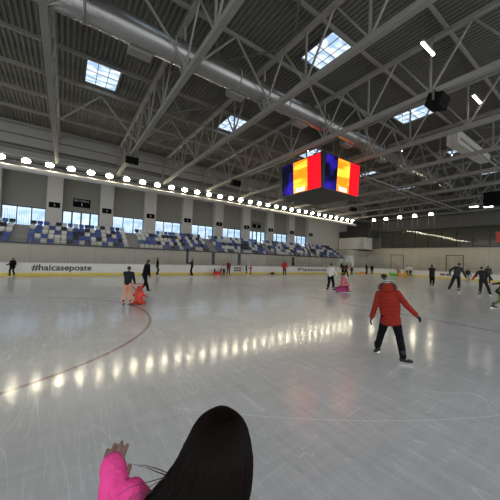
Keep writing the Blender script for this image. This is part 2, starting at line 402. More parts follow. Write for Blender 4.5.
# ---- child in the red coat (main figure)
COATM = fabric('brick red quilted coat', (.235, .022, .013), .8, .6, 16)
gk = ground(389.5, 361.5)
root, J = person('child in brick red hooded coat and striped hat gliding away', 396, 361.5, 1.50, face=4, pos=(gk.x, gk.y, 0), vox=.011, coat=True, shirt_r=1.24, stout=1.15,
    feet=((-.27, .30), (.25, -.02)), lift=(.02, 0), toe=(25, 0), yaw=(-35, 78), hands=((-.37, .02, .88), (.47, .06, 1.05)), lean=(3, -6), top=COATM, hat='beanie',
    hood=mat('hat base grey', (.1, .1, .1), .9), gloves=fabric('black glove', (.015, .015, .016)), hip=.90)
hc, HM = J['hc'], J['HM']
for c in list(root.children):
    if c.name.startswith('hat'):
        # bands of dark and pale knit: a procedural wave on the hat
        m, nt, b = new_mat('striped knit'); w = nt.nodes.new('ShaderNodeTexWave'); tc = nt.nodes.new('ShaderNodeTexCoord')
        w.bands_direction = 'Z'; w.inputs['Scale'].default_value = 9; w.inputs['Distortion'].default_value = .6
        cr = nt.nodes.new('ShaderNodeValToRGB'); cr.color_ramp.elements[0].color = (.015, .015, .018, 1); cr.color_ramp.elements[1].color = (.5, .48, .45, 1)
        cr.color_ramp.elements[0].position = .45; cr.color_ramp.elements[1].position = .55
        nt.links.new(tc.outputs['Object'], w.inputs['Vector']); nt.links.new(w.outputs['Fac'], cr.inputs['Fac']); nt.links.new(cr.outputs['Color'], b.inputs['Base Color'])
        b.inputs['Roughness'].default_value = .95
        c.data.materials[0] = m
        pm = MB()
        pc = hc+HM @ V((-.05, -.05, .175))
        for i in range(60):
            d = V((random.gauss(0, 1), random.gauss(0, 1), random.gauss(0, 1))).normalized()
            pm.tube(pc, pc+d*.07, .014, .006, 5)
        pm.ell(pc, .05); pm.build('pompom', mat('pompom', (.02, .02, .022), .95), c, smooth=True)
# fur-trimmed hood lying around the neck and the back of the head
hd = MB(); hd.ell(hc+HM @ V((0, -.055, -.07)), (.135, .085, .12), HM); hd.ell(hc+HM @ V((0, -.03, -.10)), (.15, .11, .09), HM)
hood = blob(hd, 'hood', COATM, root, vox=.012, it=3, noise=.02, nscale=.08)
fr = MB()
for i in range(900):
    t = random.uniform(-.15*PI, 1.15*PI); c = hc+HM @ V((math.cos(t)*.14, -.05+random.uniform(-.03, .03), -.065+math.sin(t)*.09))
    d = V((math.cos(t), random.uniform(-1, .6), math.sin(t)+random.uniform(-.3, .3))).normalized()
    d = (HM @ d+V((random.gauss(0, .35), random.gauss(0, .35), random.gauss(0, .35)))).normalized()
    fr.tube(c, c+d*random.uniform(.03, .055), .0042, .001, 4)
fr.build('fur_trim', mat('fur', (.10, .065, .045), .9, noise=.4, scale=50), hood)
tb = MB(); P0 = J['P0']
tb.bar(P0+V((-.03, -.168, .26)), P0+V((.05, -.168, .26)), .006, .02); tb.build('back_patch', fabric('coat seam', (.2, .015, .01)), root)

# ---- girl in the foreground: head of long dark hair and a raised hand in a pink sleeve
GD = .78
gh = at_depth(219, 455, GD)                   # centre of the head
gx, gy = gh.x, gh.y
view = V((gx, gy, 0)).normalized()
ang = math.atan2(view.y, view.x)-PI/2
G = empty('person', (gx, gy, 0), ang, label='girl in pink top seen from behind, long dark hair, raising her left hand', cat='person')
Gi = Matrix.Rotation(-ang, 3, 'Z')
def gl(p): return Gi @ (V(p)-V((gx, gy, 0)))    # world -> girl's frame
hz = gh.z
HL = V((0, 0, hz))
PINK = fabric('hot pink knit', (.80, .07, .29), .85, .6, 45)
hw = gl(at_depth(111, 493, .80)); elb = gl(at_depth(124, 560, .72)); finger_dir = V((.02, .12, 1))
gb = MB()
gb.ell(HL, (.075, .092, .11), None, 20, 14); gb.ell(HL+V((0, .035, -.055)), (.052, .055, .055)); gb.caps(HL+V((0, .088, .01)), HL+V((0, .108, -.022)), .009, .014)
for sd in (-1, 1): gb.ell(HL+V((sd*.076, 0, -.01)), (.012, .02, .03))
zs = hz-.24
gb.caps((0, 0, hz-.2), HL+V((0, -.01, -.06)), .048, .045); gb.caps((-.14, 0, zs), (.14, 0, zs), .045, .045)
gb.caps((0, 0, zs-.05), (0, 0, .62), .11, .11)
gb.caps((-.14, 0, zs), elb, .04, .033); gb.caps(elb, hw, .032, .022)
rw = V((.3, .05, .6)); gb.caps((.14, 0, zs), (.19, -.02, zs-.22), .04, .033); gb.caps((.19, -.02, zs-.22), (.17, .14, zs-.36), .032, .022)
hand(gb, hw, (-.06, .15, 1), -1, .76, curl=.6, palm=(.1, 1, .1), fr=.0105, spread=.08)
hand(gb, V((.17, .14, zs-.36)), (0, .8, -.5), 1, .8)
for sd in (-1, 1):
    gb.caps((sd*.075, 0, .62), (sd*.085, .03, .36), .07, .05); gb.caps((sd*.085, .03, .36), (sd*.09, 0, .12), .045, .035); gb.caps((sd*.09, 0, .12), (sd*.095, .1, .09), .035, .03)
blob(gb, 'body', mat('shadowed brown skin', (.19, .105, .08), .55, noise=.08), G, vox=.0045, it=1)  # brown skin with the shadow on the fingers put into its colour
gt = MB()
for k in range(8):
    t = k/7; gt.ell((0, 0, .60+t*(zs-.60)), (.13+.02*t, .11, .08))
gt.caps((-.13, 0, zs), (.13, 0, zs), .062, .062); gt.caps((0, 0, zs-.04), (0, 0, zs+.06), .08, .055)
d = (hw-elb).normalized()
gt.caps((-.14, 0, zs), elb, .056, .052); gt.caps(elb, hw-d*.05, .052, .046); gt.caps(hw-d*.06, hw+V((-.004, .012, .072)), .047, .036); gt.caps(gl(at_depth(133, 489, .79)), gl(at_depth(150, 520, .77)), .030, .05); gt.caps(gl(at_depth(133, 489, .79)), elb, .028, .05)
for k in range(5): gt.ell(elb+(hw-elb)*(.12+.19*k), (.052, .05, .022), d.to_track_quat('Z', 'Y').to_matrix())
gt.caps((.14, 0, zs), (.19, -.02, zs-.22), .056, .05); gt.caps((.19, -.02, zs-.22), (.17, .14, zs-.35), .05, .038)
blob(gt, 'top', PINK, G, vox=.008, it=2, noise=.014, nscale=.05)
gp = MB()
for sd in (-1, 1):
    gp.caps((sd*.075, 0, .64), (sd*.085, .03, .36), .088, .07); gp.caps((sd*.085, .03, .36), (sd*.09, 0, .17), .065, .055)
gp.ell((0, 0, .66), (.14, .12, .1)); blob(gp, 'trousers', BLACKF, G, vox=.016)
for sd in (-1, 1):
    bt = MB(); bt.caps((sd*.09, 0, .2), (sd*.09, 0, .11), .05, .046); bt.caps((sd*.09, -.02, .09), (sd*.1, .12, .085), .042, .036)
    b = blob(bt, 'skate', SKATEW, G, vox=.012)
    bl = MB(); bl.bar((sd*.09, -.08, .012), (sd*.1, .17, .012), .006, .024); bl.bar((sd*.09, -.03, .02), (sd*.09, -.03, .06), .03, .03); bl.bar((sd*.1, .1, .02), (sd*.1, .1, .06), .03, .03); bl.build('blade', STEEL, b)
e = MB()
for sd in (-1, 1): e.ell(HL+V((sd*.03, .084, .012)), (.012, .009, .008))
e.build('eyes', EYEM, G, smooth=True)
e = MB(); e.ell(HL+V((0, .09, -.055)), (.022, .008, .008)); e.build('mouth', LIPM, G, smooth=True)
# hair: smooth crown that falls down the back and sweeps out to the left over the shoulder
HAIRG = mat('foreground hair', (.004, .0018, .0015), .8, noise=.3, scale=30, spec=.05)
PROF = [(411, 214, 230), (416, 203, 239), (422, 196, 245), (430, 190.5, 249.5), (439, 186, 251.5), (448, 181, 253), (458, 176, 253), (467, 169, 252), (476, 161, 251), (486, 150, 248.5), (500, 136, 245), (520, 128, 242), (545, 124, 236), (575, 128, 226), (610, 140, 212)]
def prof(y):
    for (y0, a0, b0), (y1, a1, b1) in zip(PROF, PROF[1:]):
        if y <= y1: t = (y-y0)/(y1-y0); return a0+(a1-a0)*t, b0+(b1-b0)*t
    return PROF[-1][1:]
def slice_at(y):
    xl, xr = prof(y); c = gl(at_depth((xl+xr)/2, y, GD)); c.y = 0; w = (xr-xl)/2*GD/F
    t = max(0, min(1, (y-411)/30)); t2 = max(0, min(1, (y-450)/90))
    dy = -.015*t-.035*t2; d = (.03+.085*math.sin(t*PI/2))*(1-.45*t2)
    return c, w, dy, d
hr = MB()
for i in range(58):
    y = 413+i*3.4; c, w, dy, d = slice_at(y); hr.ell(c+V((0, dy, 0)), (w, d, .013 if y > 420 else .006), None, 22, 8)
hair = blob(hr, 'hair', HAIRG, G, vox=.007, it=5)
st = MB()
rnd = random.Random(3)
for i in range(520):
    u = rnd.uniform(-.98, .98); pts = []; y1 = rnd.uniform(500, 605); jj = rnd.uniform(-.004, .004); y0 = rnd.uniform(411, 418)
    for k in range(14):
        y = y0+(y1-y0)*(k/13)**1.4; c, w, dy, d = slice_at(y); uu = u
        pts.append(c+V((uu*w*1.0+jj*k/13, dy-d*math.sqrt(max(.0, 1-uu*uu))-.0005, 0)))
    st.path(pts, [.0006]+[.0013]*11+[.001, .0005], 4)
st.build('hair_strands', mat('hair strand', (.006, .0025, .002), .6, noise=.2, spec=.12), hair, smooth=True)
ls = MB()
for i, (q0, q1, q2, q3) in enumerate([((168, 473), (158, 469), (146, 465.5), (133, 464.5)), ((166, 475), (157, 472), (148, 468), (138, 466)), ((176, 480), (155, 490), (140, 497), (122, 505)),
        ((170, 476), (148, 482), (130, 487), (116, 497)), ((160, 488), (145, 492), (128, 500), (118, 508)), ((168, 484), (148, 494), (136, 502), (128, 510)), ((184, 466), (165, 478), (146, 489), (128, 498))]):
    ls.path([gl(at_depth(*q, GD-.03-.01*j)) for j, q in enumerate((q0, q1, q2, q3))], [.0016, .0014, .0010, .0005], 4)
ls.build('loose_strands', mat('brown strand', (.045, .02, .012), .45, noise=.2), hair, smooth=True)

#PART2
# ------------------------------------------------------------------ ice and floor
XE, YB = 41.9, 24.3        # end boards, side boards
RC = 7.0
def rink_outline(off=0, n=16):
    pts = [(-16, YB+off), (XE-RC, YB+off)]
    for k in range(1, n): a = PI/2*(1-k/n); pts.append((XE-RC+(RC+off)*math.cos(a), YB-RC+(RC+off)*math.sin(a)))
    pts += [(XE+off, YB-RC), (XE+off, -5.0)]
    return pts
def ice_material():
    m, nt, b = new_mat('scratched ice'); N = nt.nodes; L = nt.links
    tc = N.new('ShaderNodeTexCoord'); sep = N.new('ShaderNodeSeparateXYZ'); L.new(tc.outputs['Object'], sep.inputs[0])
    def math_(op, a, c=None, clamp=False):
        n = N.new('ShaderNodeMath'); n.operation = op; n.use_clamp = clamp
        for i, x in enumerate((a, c)):
            if x is None: continue
            if isinstance(x, (int, float)): n.inputs[i].default_value = x
            else: L.new(x, n.inputs[i])
        return n.outputs[0]
    def noise(scale, detail=3, dist=0, vec=None, rough=.5):
        n = N.new('ShaderNodeTexNoise'); n.inputs['Scale'].default_value = scale; n.inputs['Detail'].default_value = detail; n.inputs['Distortion'].default_value = dist; n.inputs['Roughness'].default_value = rough
        L.new(vec or tc.outputs['Object'], n.inputs['Vector']); return n.outputs['Fac']
    def mapping(sc, rot):
        n = N.new('ShaderNodeMapping'); n.inputs['Scale'].default_value = sc; n.inputs['Rotation'].default_value = (0, 0, rot); L.new(tc.outputs['Object'], n.inputs['Vector']); return n.outputs[0]
    def contour(fac, lvl, w):   # thin curved line where a smooth field crosses a level
        d = math_('ABSOLUTE', math_('SUBTRACT', fac, lvl)); return math_('SUBTRACT', 1, math_('DIVIDE', d, w), True)
    scr = None
    for i, (sx, sy, rot, sc, lvl, w) in enumerate([(1, .1, .4, .9, .5, .0012), (.12, 1, 1.0, 1.1, .48, .0012), (1, .12, 2.1, 1.6, .52, .002), (.1, 1, 2.7, .9, .5, .0012), (1, .1, 1.5, 2.6, .5, .003), (.12, 1, .1, 2.1, .46, .003), (1, .1, .9, 3.5, .5, .004), (1, .08, 2.5, 4.0, .55, .004), (1, .07, 1.9, 5, .5, .005), (1, .07, .2, 6, .5, .006), (1, .06, 1.2, 7, .5, .007)]):
        f = noise(sc, 0, .2, mapping((sx, sy, 1), rot)); c = contour(f, lvl, w)
        mk = math_('GREATER_THAN', noise(.8+.13*i, 1), .5); c = math_('MULTIPLY', c, mk)
        scr = c if scr is None else math_('MAXIMUM', scr, c)
    # fine fields of scratches
    fine = noise(9, 6, 0, mapping((1, .12, 1), .5), .7); fine2 = noise(9, 6, 0, mapping((.12, 1, 1), .9), .7); fine3 = noise(12, 5, 0, mapping((1, .1, 1), 2.2), .7)
    big = noise(.35, 5, .3); med = noise(1.7, 5)
    # rink markings under the ice
    dx = math_('ADD', sep.outputs[0], 2.5); dy = math_('SUBTRACT', sep.outputs[1], 8.6)
    dist = math_('SQRT', math_('ADD', math_('MULTIPLY', dx, dx), math_('MULTIPLY', dy, dy)))
    circ = math_('LESS_THAN', math_('ABSOLUTE', math_('SUBTRACT', dist, 4.62)), .04)
    line = math_('LESS_THAN', math_('ABSOLUTE', math_('SUBTRACT', sep.outputs[0], 9.75)), .06)
    line2 = math_('LESS_THAN', math_('ABSOLUTE', math_('SUBTRACT', sep.outputs[0], 38.0)), .05)
    line3 = math_('LESS_THAN', math_('ABSOLUTE', math_('SUBTRACT', sep.outputs[0], 17.5)), .12)
    cr = N.new('ShaderNodeValToRGB'); cr.color_ramp.elements[0].color = (.27, .275, .28, 1); cr.color_ramp.elements[1].color = (.60, .61, .62, 1)
    cr.color_ramp.elements[0].position = .3; cr.color_ramp.elements[1].position = .7
    tone = math_('ADD', math_('MULTIPLY', big, .30), math_('ADD', math_('MULTIPLY', med, .15), math_('MULTIPLY', math_('ADD', math_('ADD', fine, fine2), fine3), .22)))
    L.new(tone, cr.inputs['Fac'])
    def mixc(fac, a, colr, k=1):
        n = N.new('ShaderNodeMix'); n.data_type = 'RGBA'; L.new(math_('MULTIPLY', fac, k), n.inputs[0]); L.new(a, n.inputs[6]); n.inputs[7].default_value = (*colr, 1); return n.outputs[2]
    c = cr.outputs['Color']
    c = mixc(circ, c, (.17, .035, .05), .8); c = mixc(line, c, (.14, .03, .06), .75); c = mixc(line2, c, (.3, .06, .08), .6); c = mixc(line3, c, (.15, .2, .4), .12)
    ax = math_('SUBTRACT', sep.outputs[0], 8.69); ay = math_('SUBTRACT', sep.outputs[1], 10.9)
    arc = math_('LESS_THAN', math_('ABSOLUTE', math_('SUBTRACT', math_('SQRT', math_('ADD', math_('MULTIPLY', ax, ax), math_('MULTIPLY', ay, ay))), 10.915)), .008)
    arc = math_('MULTIPLY', arc, math_('LESS_THAN', sep.outputs[1], 3.0)); c = mixc(arc, c, (.85, .86, .88), .35)
    fs = math_('MULTIPLY', math_('SUBTRACT', noise(26, 3, 0, mapping((1, .05, 1), .7), .6), .60), 6, True); fs2 = math_('MULTIPLY', math_('SUBTRACT', noise(24, 3, 0, mapping((1, .05, 1), -.75), .6), .60), 6, True)
    c = mixc(math_('MAXIMUM', fs, fs2), c, (.85, .86, .88), .32)
    c = mixc(scr, c, (.82, .83, .85), .28)
    L.new(c, b.inputs['Base Color'])
    rg = math_('ADD', .03, math_('MULTIPLY', noise(1.3, 7, .8, None, .7), .17)); L.new(math_('ADD', rg, math_('MULTIPLY', scr, .2)), b.inputs['Coat Roughness']); b.inputs['Coat Weight'].default_value = .62; b.inputs['Coat IOR'].default_value = 1.33; b.inputs['Roughness'].default_value = .34
    b.inputs['IOR'].default_value = 1.36; b.inputs['Specular IOR Level'].default_value = .6
    hgt = math_('ADD', math_('MULTIPLY', math_('ADD', math_('ADD', fine, fine2), fine3), .35), math_('ADD', math_('MULTIPLY', scr, -.6), math_('MULTIPLY', med, .5)))
    bp = N.new('ShaderNodeBump'); bp.inputs['Strength'].default_value = .16; bp.inputs['Distance'].default_value = .008; L.new(hgt, bp.inputs['Height']); L.new(bp.outputs['Normal'], b.inputs['Normal']); L.new(bp.outputs['Normal'], b.inputs['Coat Normal'])
    return m
o_ = rink_outline(0); ice = MB(); pts = [(-16, -5.0)]+o_
n = len(pts); ice.add([(x, y, 0) for x, y in pts]+[(x, y, -.08) for x, y in pts], [tuple(range(n-1, -1, -1)), tuple(range(n, 2*n))]+[(i, (i+1) % n, (i+1) % n+n, i+n) for i in range(n)])
struct(ice, 'floor', ice_material())
CONC = mat('grey concrete', (.3, .29, .27), .8, noise=.15, scale=3)
fl = MB(); fl.bb(-18, 46, -7, 33, -.3, -.09); struct(fl, 'floor_slab', CONC)

# ------------------------------------------------------------------ boards with glass
BW = mat('white board plastic', (.78, .76, .69), .4, noise=.06, scale=2)
YK = mat('yellow kick strip', (.75, .58, .08), .45, noise=.08)
def strip(mb, off0, off1, z0, z1, n=16):
    a, b = rink_outline(off0, n), rink_outline(off1, n); k = len(a); vs = []
    for (x, y), (u, v) in zip(a, b): vs += [(x, y, z0), (x, y, z1), (u, v, z1), (u, v, z0)]
    fs = []
    for i in range(k-1):
        for j in range(4): fs.append((i*4+j, i*4+(j+1) % 4, (i+1)*4+(j+1) % 4, (i+1)*4+j))
    fs += [(3, 2, 1, 0), tuple((k-1)*4+j for j in range(4))]; mb.add(vs, fs)
boards = empty('rink_boards', (14, YB+.06, 0), label='long white rink boards with yellow kick strip and glass around the ice', cat='rink boards')
def bpart(mb, name, m, parent=None, **k):
    mb.v = [(x-14, y-YB-.06, z) for x, y, z in mb.v] if parent is None else mb.v
    return mb.build(name, m, parent or boards, **k)
s = MB(); strip(s, .0, .12, .18, .90); bpart(s, 'board_face', BW)
s = MB(); strip(s, -.012, .12, 0.0, .19); bpart(s, 'kick_strip', YK)
s = MB(); strip(s, -.03, .15, .90, .94); bpart(s, 'cap_rail', mat('cap rail', (.5, .5, .46), .4))
m, nt, b = new_mat('barrier glass'); N = nt.nodes; L = nt.links
tr = N.new('ShaderNodeBsdfTransparent'); gl_ = N.new('ShaderNodeBsdfGlossy'); gl_.inputs['Roughness'].default_value = .05; gl_.inputs['Color'].default_value = (.7, .75, .72, 1)
tr.inputs['Color'].default_value = (.96, .965, .955, 1); fz = N.new('ShaderNodeFresnel'); fz.inputs['IOR'].default_value = 1.25; mx = N.new('ShaderNodeMixShader')
L.new(fz.outputs[0], mx.inputs[0]); L.new(tr.outputs[0], mx.inputs[1]); L.new(gl_.outputs[0], mx.inputs[2]); L.new(mx.outputs[0], N['Material Output'].inputs[0]); GLASS = m
ALU = mat('brushed aluminium', (.32, .32, .31), .4, metal=.6)
def on_outline(s_, off=.06):
    pts = rink_outline(off, 16); 
    for a, b2 in zip(pts, pts[1:]):
        l = math.hypot(b2[0]-a[0], b2[1]-a[1])
        if s_ <= l: return V((a[0]+(b2[0]-a[0])*s_/l, a[1]+(b2[1]-a[1])*s_/l, 0)), V((b2[0]-a[0], b2[1]-a[1], 0)).normalized()
        s_ -= l
    return None
k = 0; prev = None; sp = 2.4; s0 = 9.0
while True:
    r = on_outline(s0+k*sp)
    if r is None: break
    p = r[0]
    hh = 2.2 if p.x < XE-RC else 2.9
    st_ = MB(); st_.bar((p.x, p.y, .9), (p.x, p.y, hh), .04, .05); bpart(st_, 'stanchion', ALU)
    if prev is not None:
        q = prev; g_ = MB(); d = (p-q).normalized(); g_.bar(q+d*.03+V((0, 0, (.94+hh)/2)), p-d*.03+V((0, 0, (.94+hh)/2)), .012, hh-.96); bpart(g_, 'glass_pane', GLASS)
    prev = p; k += 1
# writing on the boards
INK = mat('black lettering', (.015, .015, .015), .5, noise=0)
def Mface_y(x, y, z): return Matrix.Translation((x-14, y-YB-.06, z)) @ Matrix.Rotation(PI/2, 4, 'X')
def xat(px, Y):     # X on the plane Y for an image column
    c_, s_ = ey.dot(V((0, 0, -1))), 0
    for it in range(1): pass
    lo, hi = -20.0, 60.0
    for _ in range(50):
        mid = (lo+hi)/2; p = RW.transposed() @ (V((mid, Y, 1.0))-CAM); u = 250+F*p.x/(-p.z) if p.z < -.01 else -1e4
        if u < px: lo = mid
        else: hi = mid
    return lo
x0, x1 = xat(32, YB), xat(92, YB)
t = text_obj('#haicasepoate', 'lettering', INK, boards, .62, Matrix.Identity(4), .003, .012)
w_ = max(v.co.x for v in t.data.vertices)-min(v.co.x for v in t.data.vertices)
t.data.transform(Mface_y((x0+x1)/2, YB-.012, .56) @ Matrix.Scale((x1-x0)/w_, 4, (1, 0, 0)))
x0, x1 = xat(298, YB), xat(336, YB)
t = text_obj('Patinoarul', 'lettering', mat('grey lettering', (.16, .15, .14), .5, noise=0), boards, .55, Matrix.Identity(4), .003, .012)
w_ = max(v.co.x for v in t.data.vertices)-min(v.co.x for v in t.data.vertices)
t.data.transform(Mface_y((x0+x1)/2, YB-.012, .55) @ Matrix.Scale((x1-x0)/w_, 4, (1, 0, 0)))
xs = xat(237.5, YB); pn = MB()
for i in range(3):
    for j in range(2): pn.box((xs-.32+.32*i, YB-.01, .42+.26*j), (.24, .02, .18))
bpart(pn, 'board_sticker', mat('dark sticker', (.06, .06, .06), .5))
for yy, c in ((14.6, (.4, .12, .12)), (13.9, (.12, .15, .3))):
    pn = MB(); pn.box((XE-.01, yy, .52), (.02, .6, .3)); bpart(pn, 'board_sticker', mat('sticker%g' % yy, c, .5))
# black padded posts standing behind the boards
PAD = mat('black padding', (.012, .012, .013), .6)
for px, z1, w in ((187, 2.6, .16), (213, 2.35, .3), (239, 2.35, .26), (293, 2.2, .3)):
    x = xat(px, YB+.5); e_ = empty('padded_post', (x, YB+.5, -.09), label='black padded post behind the boards, %s' % {187: 'leftmost, thin and tall', 213: 'left side of the team gate', 239: 'right side of the team gate', 293: 'farthest to the right'}[px], cat='post')
    q = MB(); q.box((0, 0, z1/2+.04), (.08, .08, z1+.08)); q.build('pole', ALU, e_)
    q = MB(); q.box((0, 0, (1.1+z1)/2), (w, .22, z1-1.1)); q.build('padding', PAD, e_, bevel=.02)
for px, lb in ((167.8, 'small black bag lying on the ice by the boards, left one'), (272.0, 'small black bag lying on the ice by the boards, right one')):
    g_ = ground(px, 274.3); q = MB(); q.ell((g_.x, g_.y-.1, .13), (.3, .15, .12)); q.caps((g_.x-.15, g_.y-.1, .2), (g_.x+.15, g_.y-.1, .2), .04, .04)
    tag(blob(q, 'bag', BLACKF, None, vox=.02), lb, 'bag')

# ------------------------------------------------------------------ stands
BEIGE = mat('beige painted wall', (.5, .46, .38), .75, noise=.08, scale=1.5)
def paneled(name, col, pitch, axis, depth_=.5, w=.02):
    m, nt, b = new_mat(name); N = nt.nodes; L = nt.links; tc = N.new('ShaderNodeTexCoord'); sp_ = N.new('ShaderNodeSeparateXYZ'); L.new(tc.outputs['Object'], sp_.inputs[0])
    md = N.new('ShaderNodeMath'); md.operation = 'FRACT'; dv = N.new('ShaderNodeMath'); dv.operation = 'DIVIDE'; dv.inputs[1].default_value = pitch
    L.new(sp_.outputs[axis], dv.inputs[0]); L.new(dv.outputs[0], md.inputs[0])
    lt = N.new('ShaderNodeMath'); lt.operation = 'LESS_THAN'; lt.inputs[1].default_value = w/pitch; L.new(md.outputs[0], lt.inputs[0])
    nz = N.new('ShaderNodeTexNoise'); nz.inputs['Scale'].default_value = 1.3; nz.inputs['Detail'].default_value = 4; L.new(tc.outputs['Object'], nz.inputs['Vector'])
    a = N.new('ShaderNodeMix'); a.data_type = 'RGBA'; a.inputs[6].default_value = (*[c*.9 for c in col], 1); a.inputs[7].default_value = (*[c*1.1 for c in col], 1); L.new(nz.outputs['Fac'], a.inputs[0])
    c = N.new('ShaderNodeMix'); c.data_type = 'RGBA'; L.new(lt.outputs[0], c.inputs[0]); L.new(a.outputs[2], c.inputs[6]); c.inputs[7].default_value = (*[k*depth_ for k in col], 1)
    L.new(c.outputs[2], b.inputs['Base Color']); b.inputs['Roughness'].default_value = .7
    return m
YF = 27.0                         # front wall of the stands
fw = MB(); fw.bb(-16, 44, YF, YF+.2, -.09, 2.28); struct(fw, 'wall_stand_front', paneled('stand front panels', (.50, .45, .37), 2.2, 0, .6))
RISE, RUN, NR, Z0 = .42, .70, 5, 2.30
gs = MB()
for r in range(NR): gs.bb(-16, 38.4, YF+.2+RUN*r, 31.0, (-.09 if r == 0 else Z0-.02+RISE*(r-1)), Z0-.02+RISE*r)
struct(gs, 'grandstand_steps', CONC)
cap = MB(); cap.bb(-16, 38.6, YF-.12, YF+.2, 2.28, 2.42); tag(cap.build('stand_edge_beam', mat('dark edge', (.09, .09, .09), .5)), 'dark grey edge beam running along the front of the stands', 'beam')
rl = empty('handrail', (10, YF-.05, 2.4), label='thin metal handrail along the front of the seating', cat='handrail')
q = MB(); q.tube((-26, 0, .28), (28.4, 0, .28), .02); q.tube((-26, 0, .12), (28.4, 0, .12), .012); q.build('rail', ALU, rl)
for i in range(26):
    q = MB(); q.tube((-20+2.1*i*.92, 0, .0), (-20+2.1*i*.92, 0, .28), .018); q.build('rail_post', ALU, rl)
# seats
SEATC = {'white': plastic('white seat', (.62, .62, .58)), 'blue': plastic('blue seat', (.05, .085, .32)), 'navy': plastic('dark navy seat', (.012, .016, .03)), 'slate blue': plastic('slate blue seat', (.07, .14, .30))}
def seat_mesh(m):
    q = MB()
    q.box((0, .26, .20), (.36, .26, .045)); q.box((0, .14, .18), (.36, .04, .06))
    M_ = Matrix.Rotation(math.radians(-9), 3, 'X')
    q.box((0, .40, .38), (.37, .045, .26), M_); q.box((-.18, .385, .37), (.025, .06, .22), M_); q.box((.18, .385, .37), (.025, .06, .22), M_)
    q.box((0, .22, .10), (.12, .2, .2))
    return q.mesh('seat_'+m.name, m)
SM = {k: seat_mesh(v) for k, v in SEATC.items()}
ROWN = ['front row', 'second row', 'third row', 'fourth row', 'top row']
ORD = ['first', 'second', 'third', 'fourth', 'fifth', 'sixth', 'seventh', 'eighth', 'ninth', 'tenth', 'eleventh', 'twelfth', 'thirteenth', 'fourteenth', 'fifteenth', 'sixteenth', 'seventeenth']
BLK = ['partial block at the left edge', 'first full block from left', 'second full block from left', 'third full block from left', 'fourth full block from left', 'last block before the end wall']
PAT = {1: ['BSWBWWDBWDWWBWDBW', 'BWBWWWSDBBWDWBBDW', 'SBWWBWBDDWBBWDWBW', 'WBWBWDWBBDWBWWDBW', 'DBBWDWBWBDBWDWBDW']}   # front row first
cells = []
for bi in range(6):
    xa = -3.1+8.6*(bi-1)+.5
    for r in range(NR):
        for c in range(17):
            x = xa+.22+.447*c
            if x < -5.2 or x > 38: continue
            cells.append((x, YF+.24+RUN*r, Z0-.02+RISE*r, bi, r, c))
rs = random.Random(21)
def colour(bi, r, c):
    v = rs.random()
    if bi == 1: return {'B': 'blue', 'W': 'white', 'D': 'navy', 'S': 'slate blue'}[PAT[1][r][c]]
    return 'white' if v < .42 else 'blue' if v < .68 else 'navy' if v < .88 else 'slate blue'
cells = [(*c, colour(c[3], c[4], c[5])) for c in cells]
cells.sort(key=lambda c: c[0]**2+c[1]**2)
for x, y, z, bi, r, c, cl in cells[:300]:
    o = bpy.data.objects.new('stadium_seat', SM[cl]); COL.objects.link(o); o.location = (x, y, z)
    nn = c-12 if bi == 0 else c
    place = '%s from right' % ORD[16-c] if bi == 0 else '%s from left' % ORD[c]
    tag(o, '%s seat, %s, %s in %s' % (cl, ROWN[r], place, BLK[bi]), 'seat', 'plastic seats in the stands')
rest = MB(); mats = list(SEATC); me = bpy.data.meshes.new('far_seats'); vs = []; fs = []; mi = []
for x, y, z, bi, r, c, cl in cells[300:]:
    sm = SM[cl]; o0 = len(vs); vs += [(v.co.x+x-30, v.co.y+y-YF, v.co.z+z-Z0) for v in sm.vertices]
    for p in sm.polygons: fs.append(tuple(i+o0 for i in p.vertices)); mi.append(mats.index(cl))
me.from_pydata(vs, [], fs); [me.materials.append(SEATC[k]) for k in mats]; me.polygons.foreach_set('material_index', mi)
o = bpy.data.objects.new('stadium_seats', me); COL.objects.link(o); o.location = (30, YF, Z0); tag(o, 'mixed blue and white plastic seats at the far end of the stands', 'seats', kind='stuff')

# ------------------------------------------------------------------ back wall of the stands: pillars, shutters, windows, signs
YW = 31.0
PW = mat('pale pillar paint', (.52, .50, .46), .7, noise=.06)
WG = paneled('grey wall cladding', (.25, .245, .235), .6, 2, .8, .03)
wl = MB(); wl.bb(-16, 45, YW+.35, YW+.6, 0, 11.4); struct(wl, 'wall_left', WG)
def wavy(name, col, pitch, axis, lo=.6, rough=.6, metal=0):
    m, nt, b = new_mat(name); N = nt.nodes; L = nt.links; tc = N.new('ShaderNodeTexCoord'); w = N.new('ShaderNodeTexWave'); w.bands_direction = 'XYZ'[axis]; w.inputs['Scale'].default_value = PI/10/pitch*2
    L.new(tc.outputs['Object'], w.inputs['Vector']); b.inputs['Base Color'].default_value = (*col, 1)
    bp = N.new('ShaderNodeBump'); bp.inputs['Distance'].default_value = .03; bp.inputs['Strength'].default_value = .8; L.new(w.outputs['Fac'], bp.inputs['Height']); L.new(bp.outputs['Normal'], b.inputs['Normal'])
    b.inputs['Roughness'].default_value = rough; b.inputs['Metallic'].default_value = metal; return m
SHUT = wavy('ribbed shutter', (.27, .26, .225), .18, 2)
FR = mat('dark window frame', (.03, .035, .04), .4)
m, nt, b = new_mat('daylit pane'); N = nt.nodes; L = nt.links
tc = N.new('ShaderNodeTexCoord'); nz = N.new('ShaderNodeTexNoise'); nz.inputs['Scale'].default_value = 1.2; nz.inputs['Detail'].default_value = 3; L.new(tc.outputs['Object'], nz.inputs['Vector'])
cr = N.new('ShaderNodeValToRGB'); cr.color_ramp.elements[0].color = (.33, .52, .75, 1); cr.color_ramp.elements[1].color = (.62, .78, .95, 1); cr.color_ramp.elements[0].position = .35; cr.color_ramp.elements[1].position = .6
L.new(nz.outputs['Fac'], cr.inputs['Fac']); L.new(cr.outputs['Color'], b.inputs['Emission Color']); b.inputs['Emission Strength'].default_value = .85; b.inputs['Base Color'].default_value = (.1, .12, .15, 1); b.inputs['Roughness'].default_value = .1
DAY = m
BAL = mat('pale baluster', (.35, .4, .45), .5)
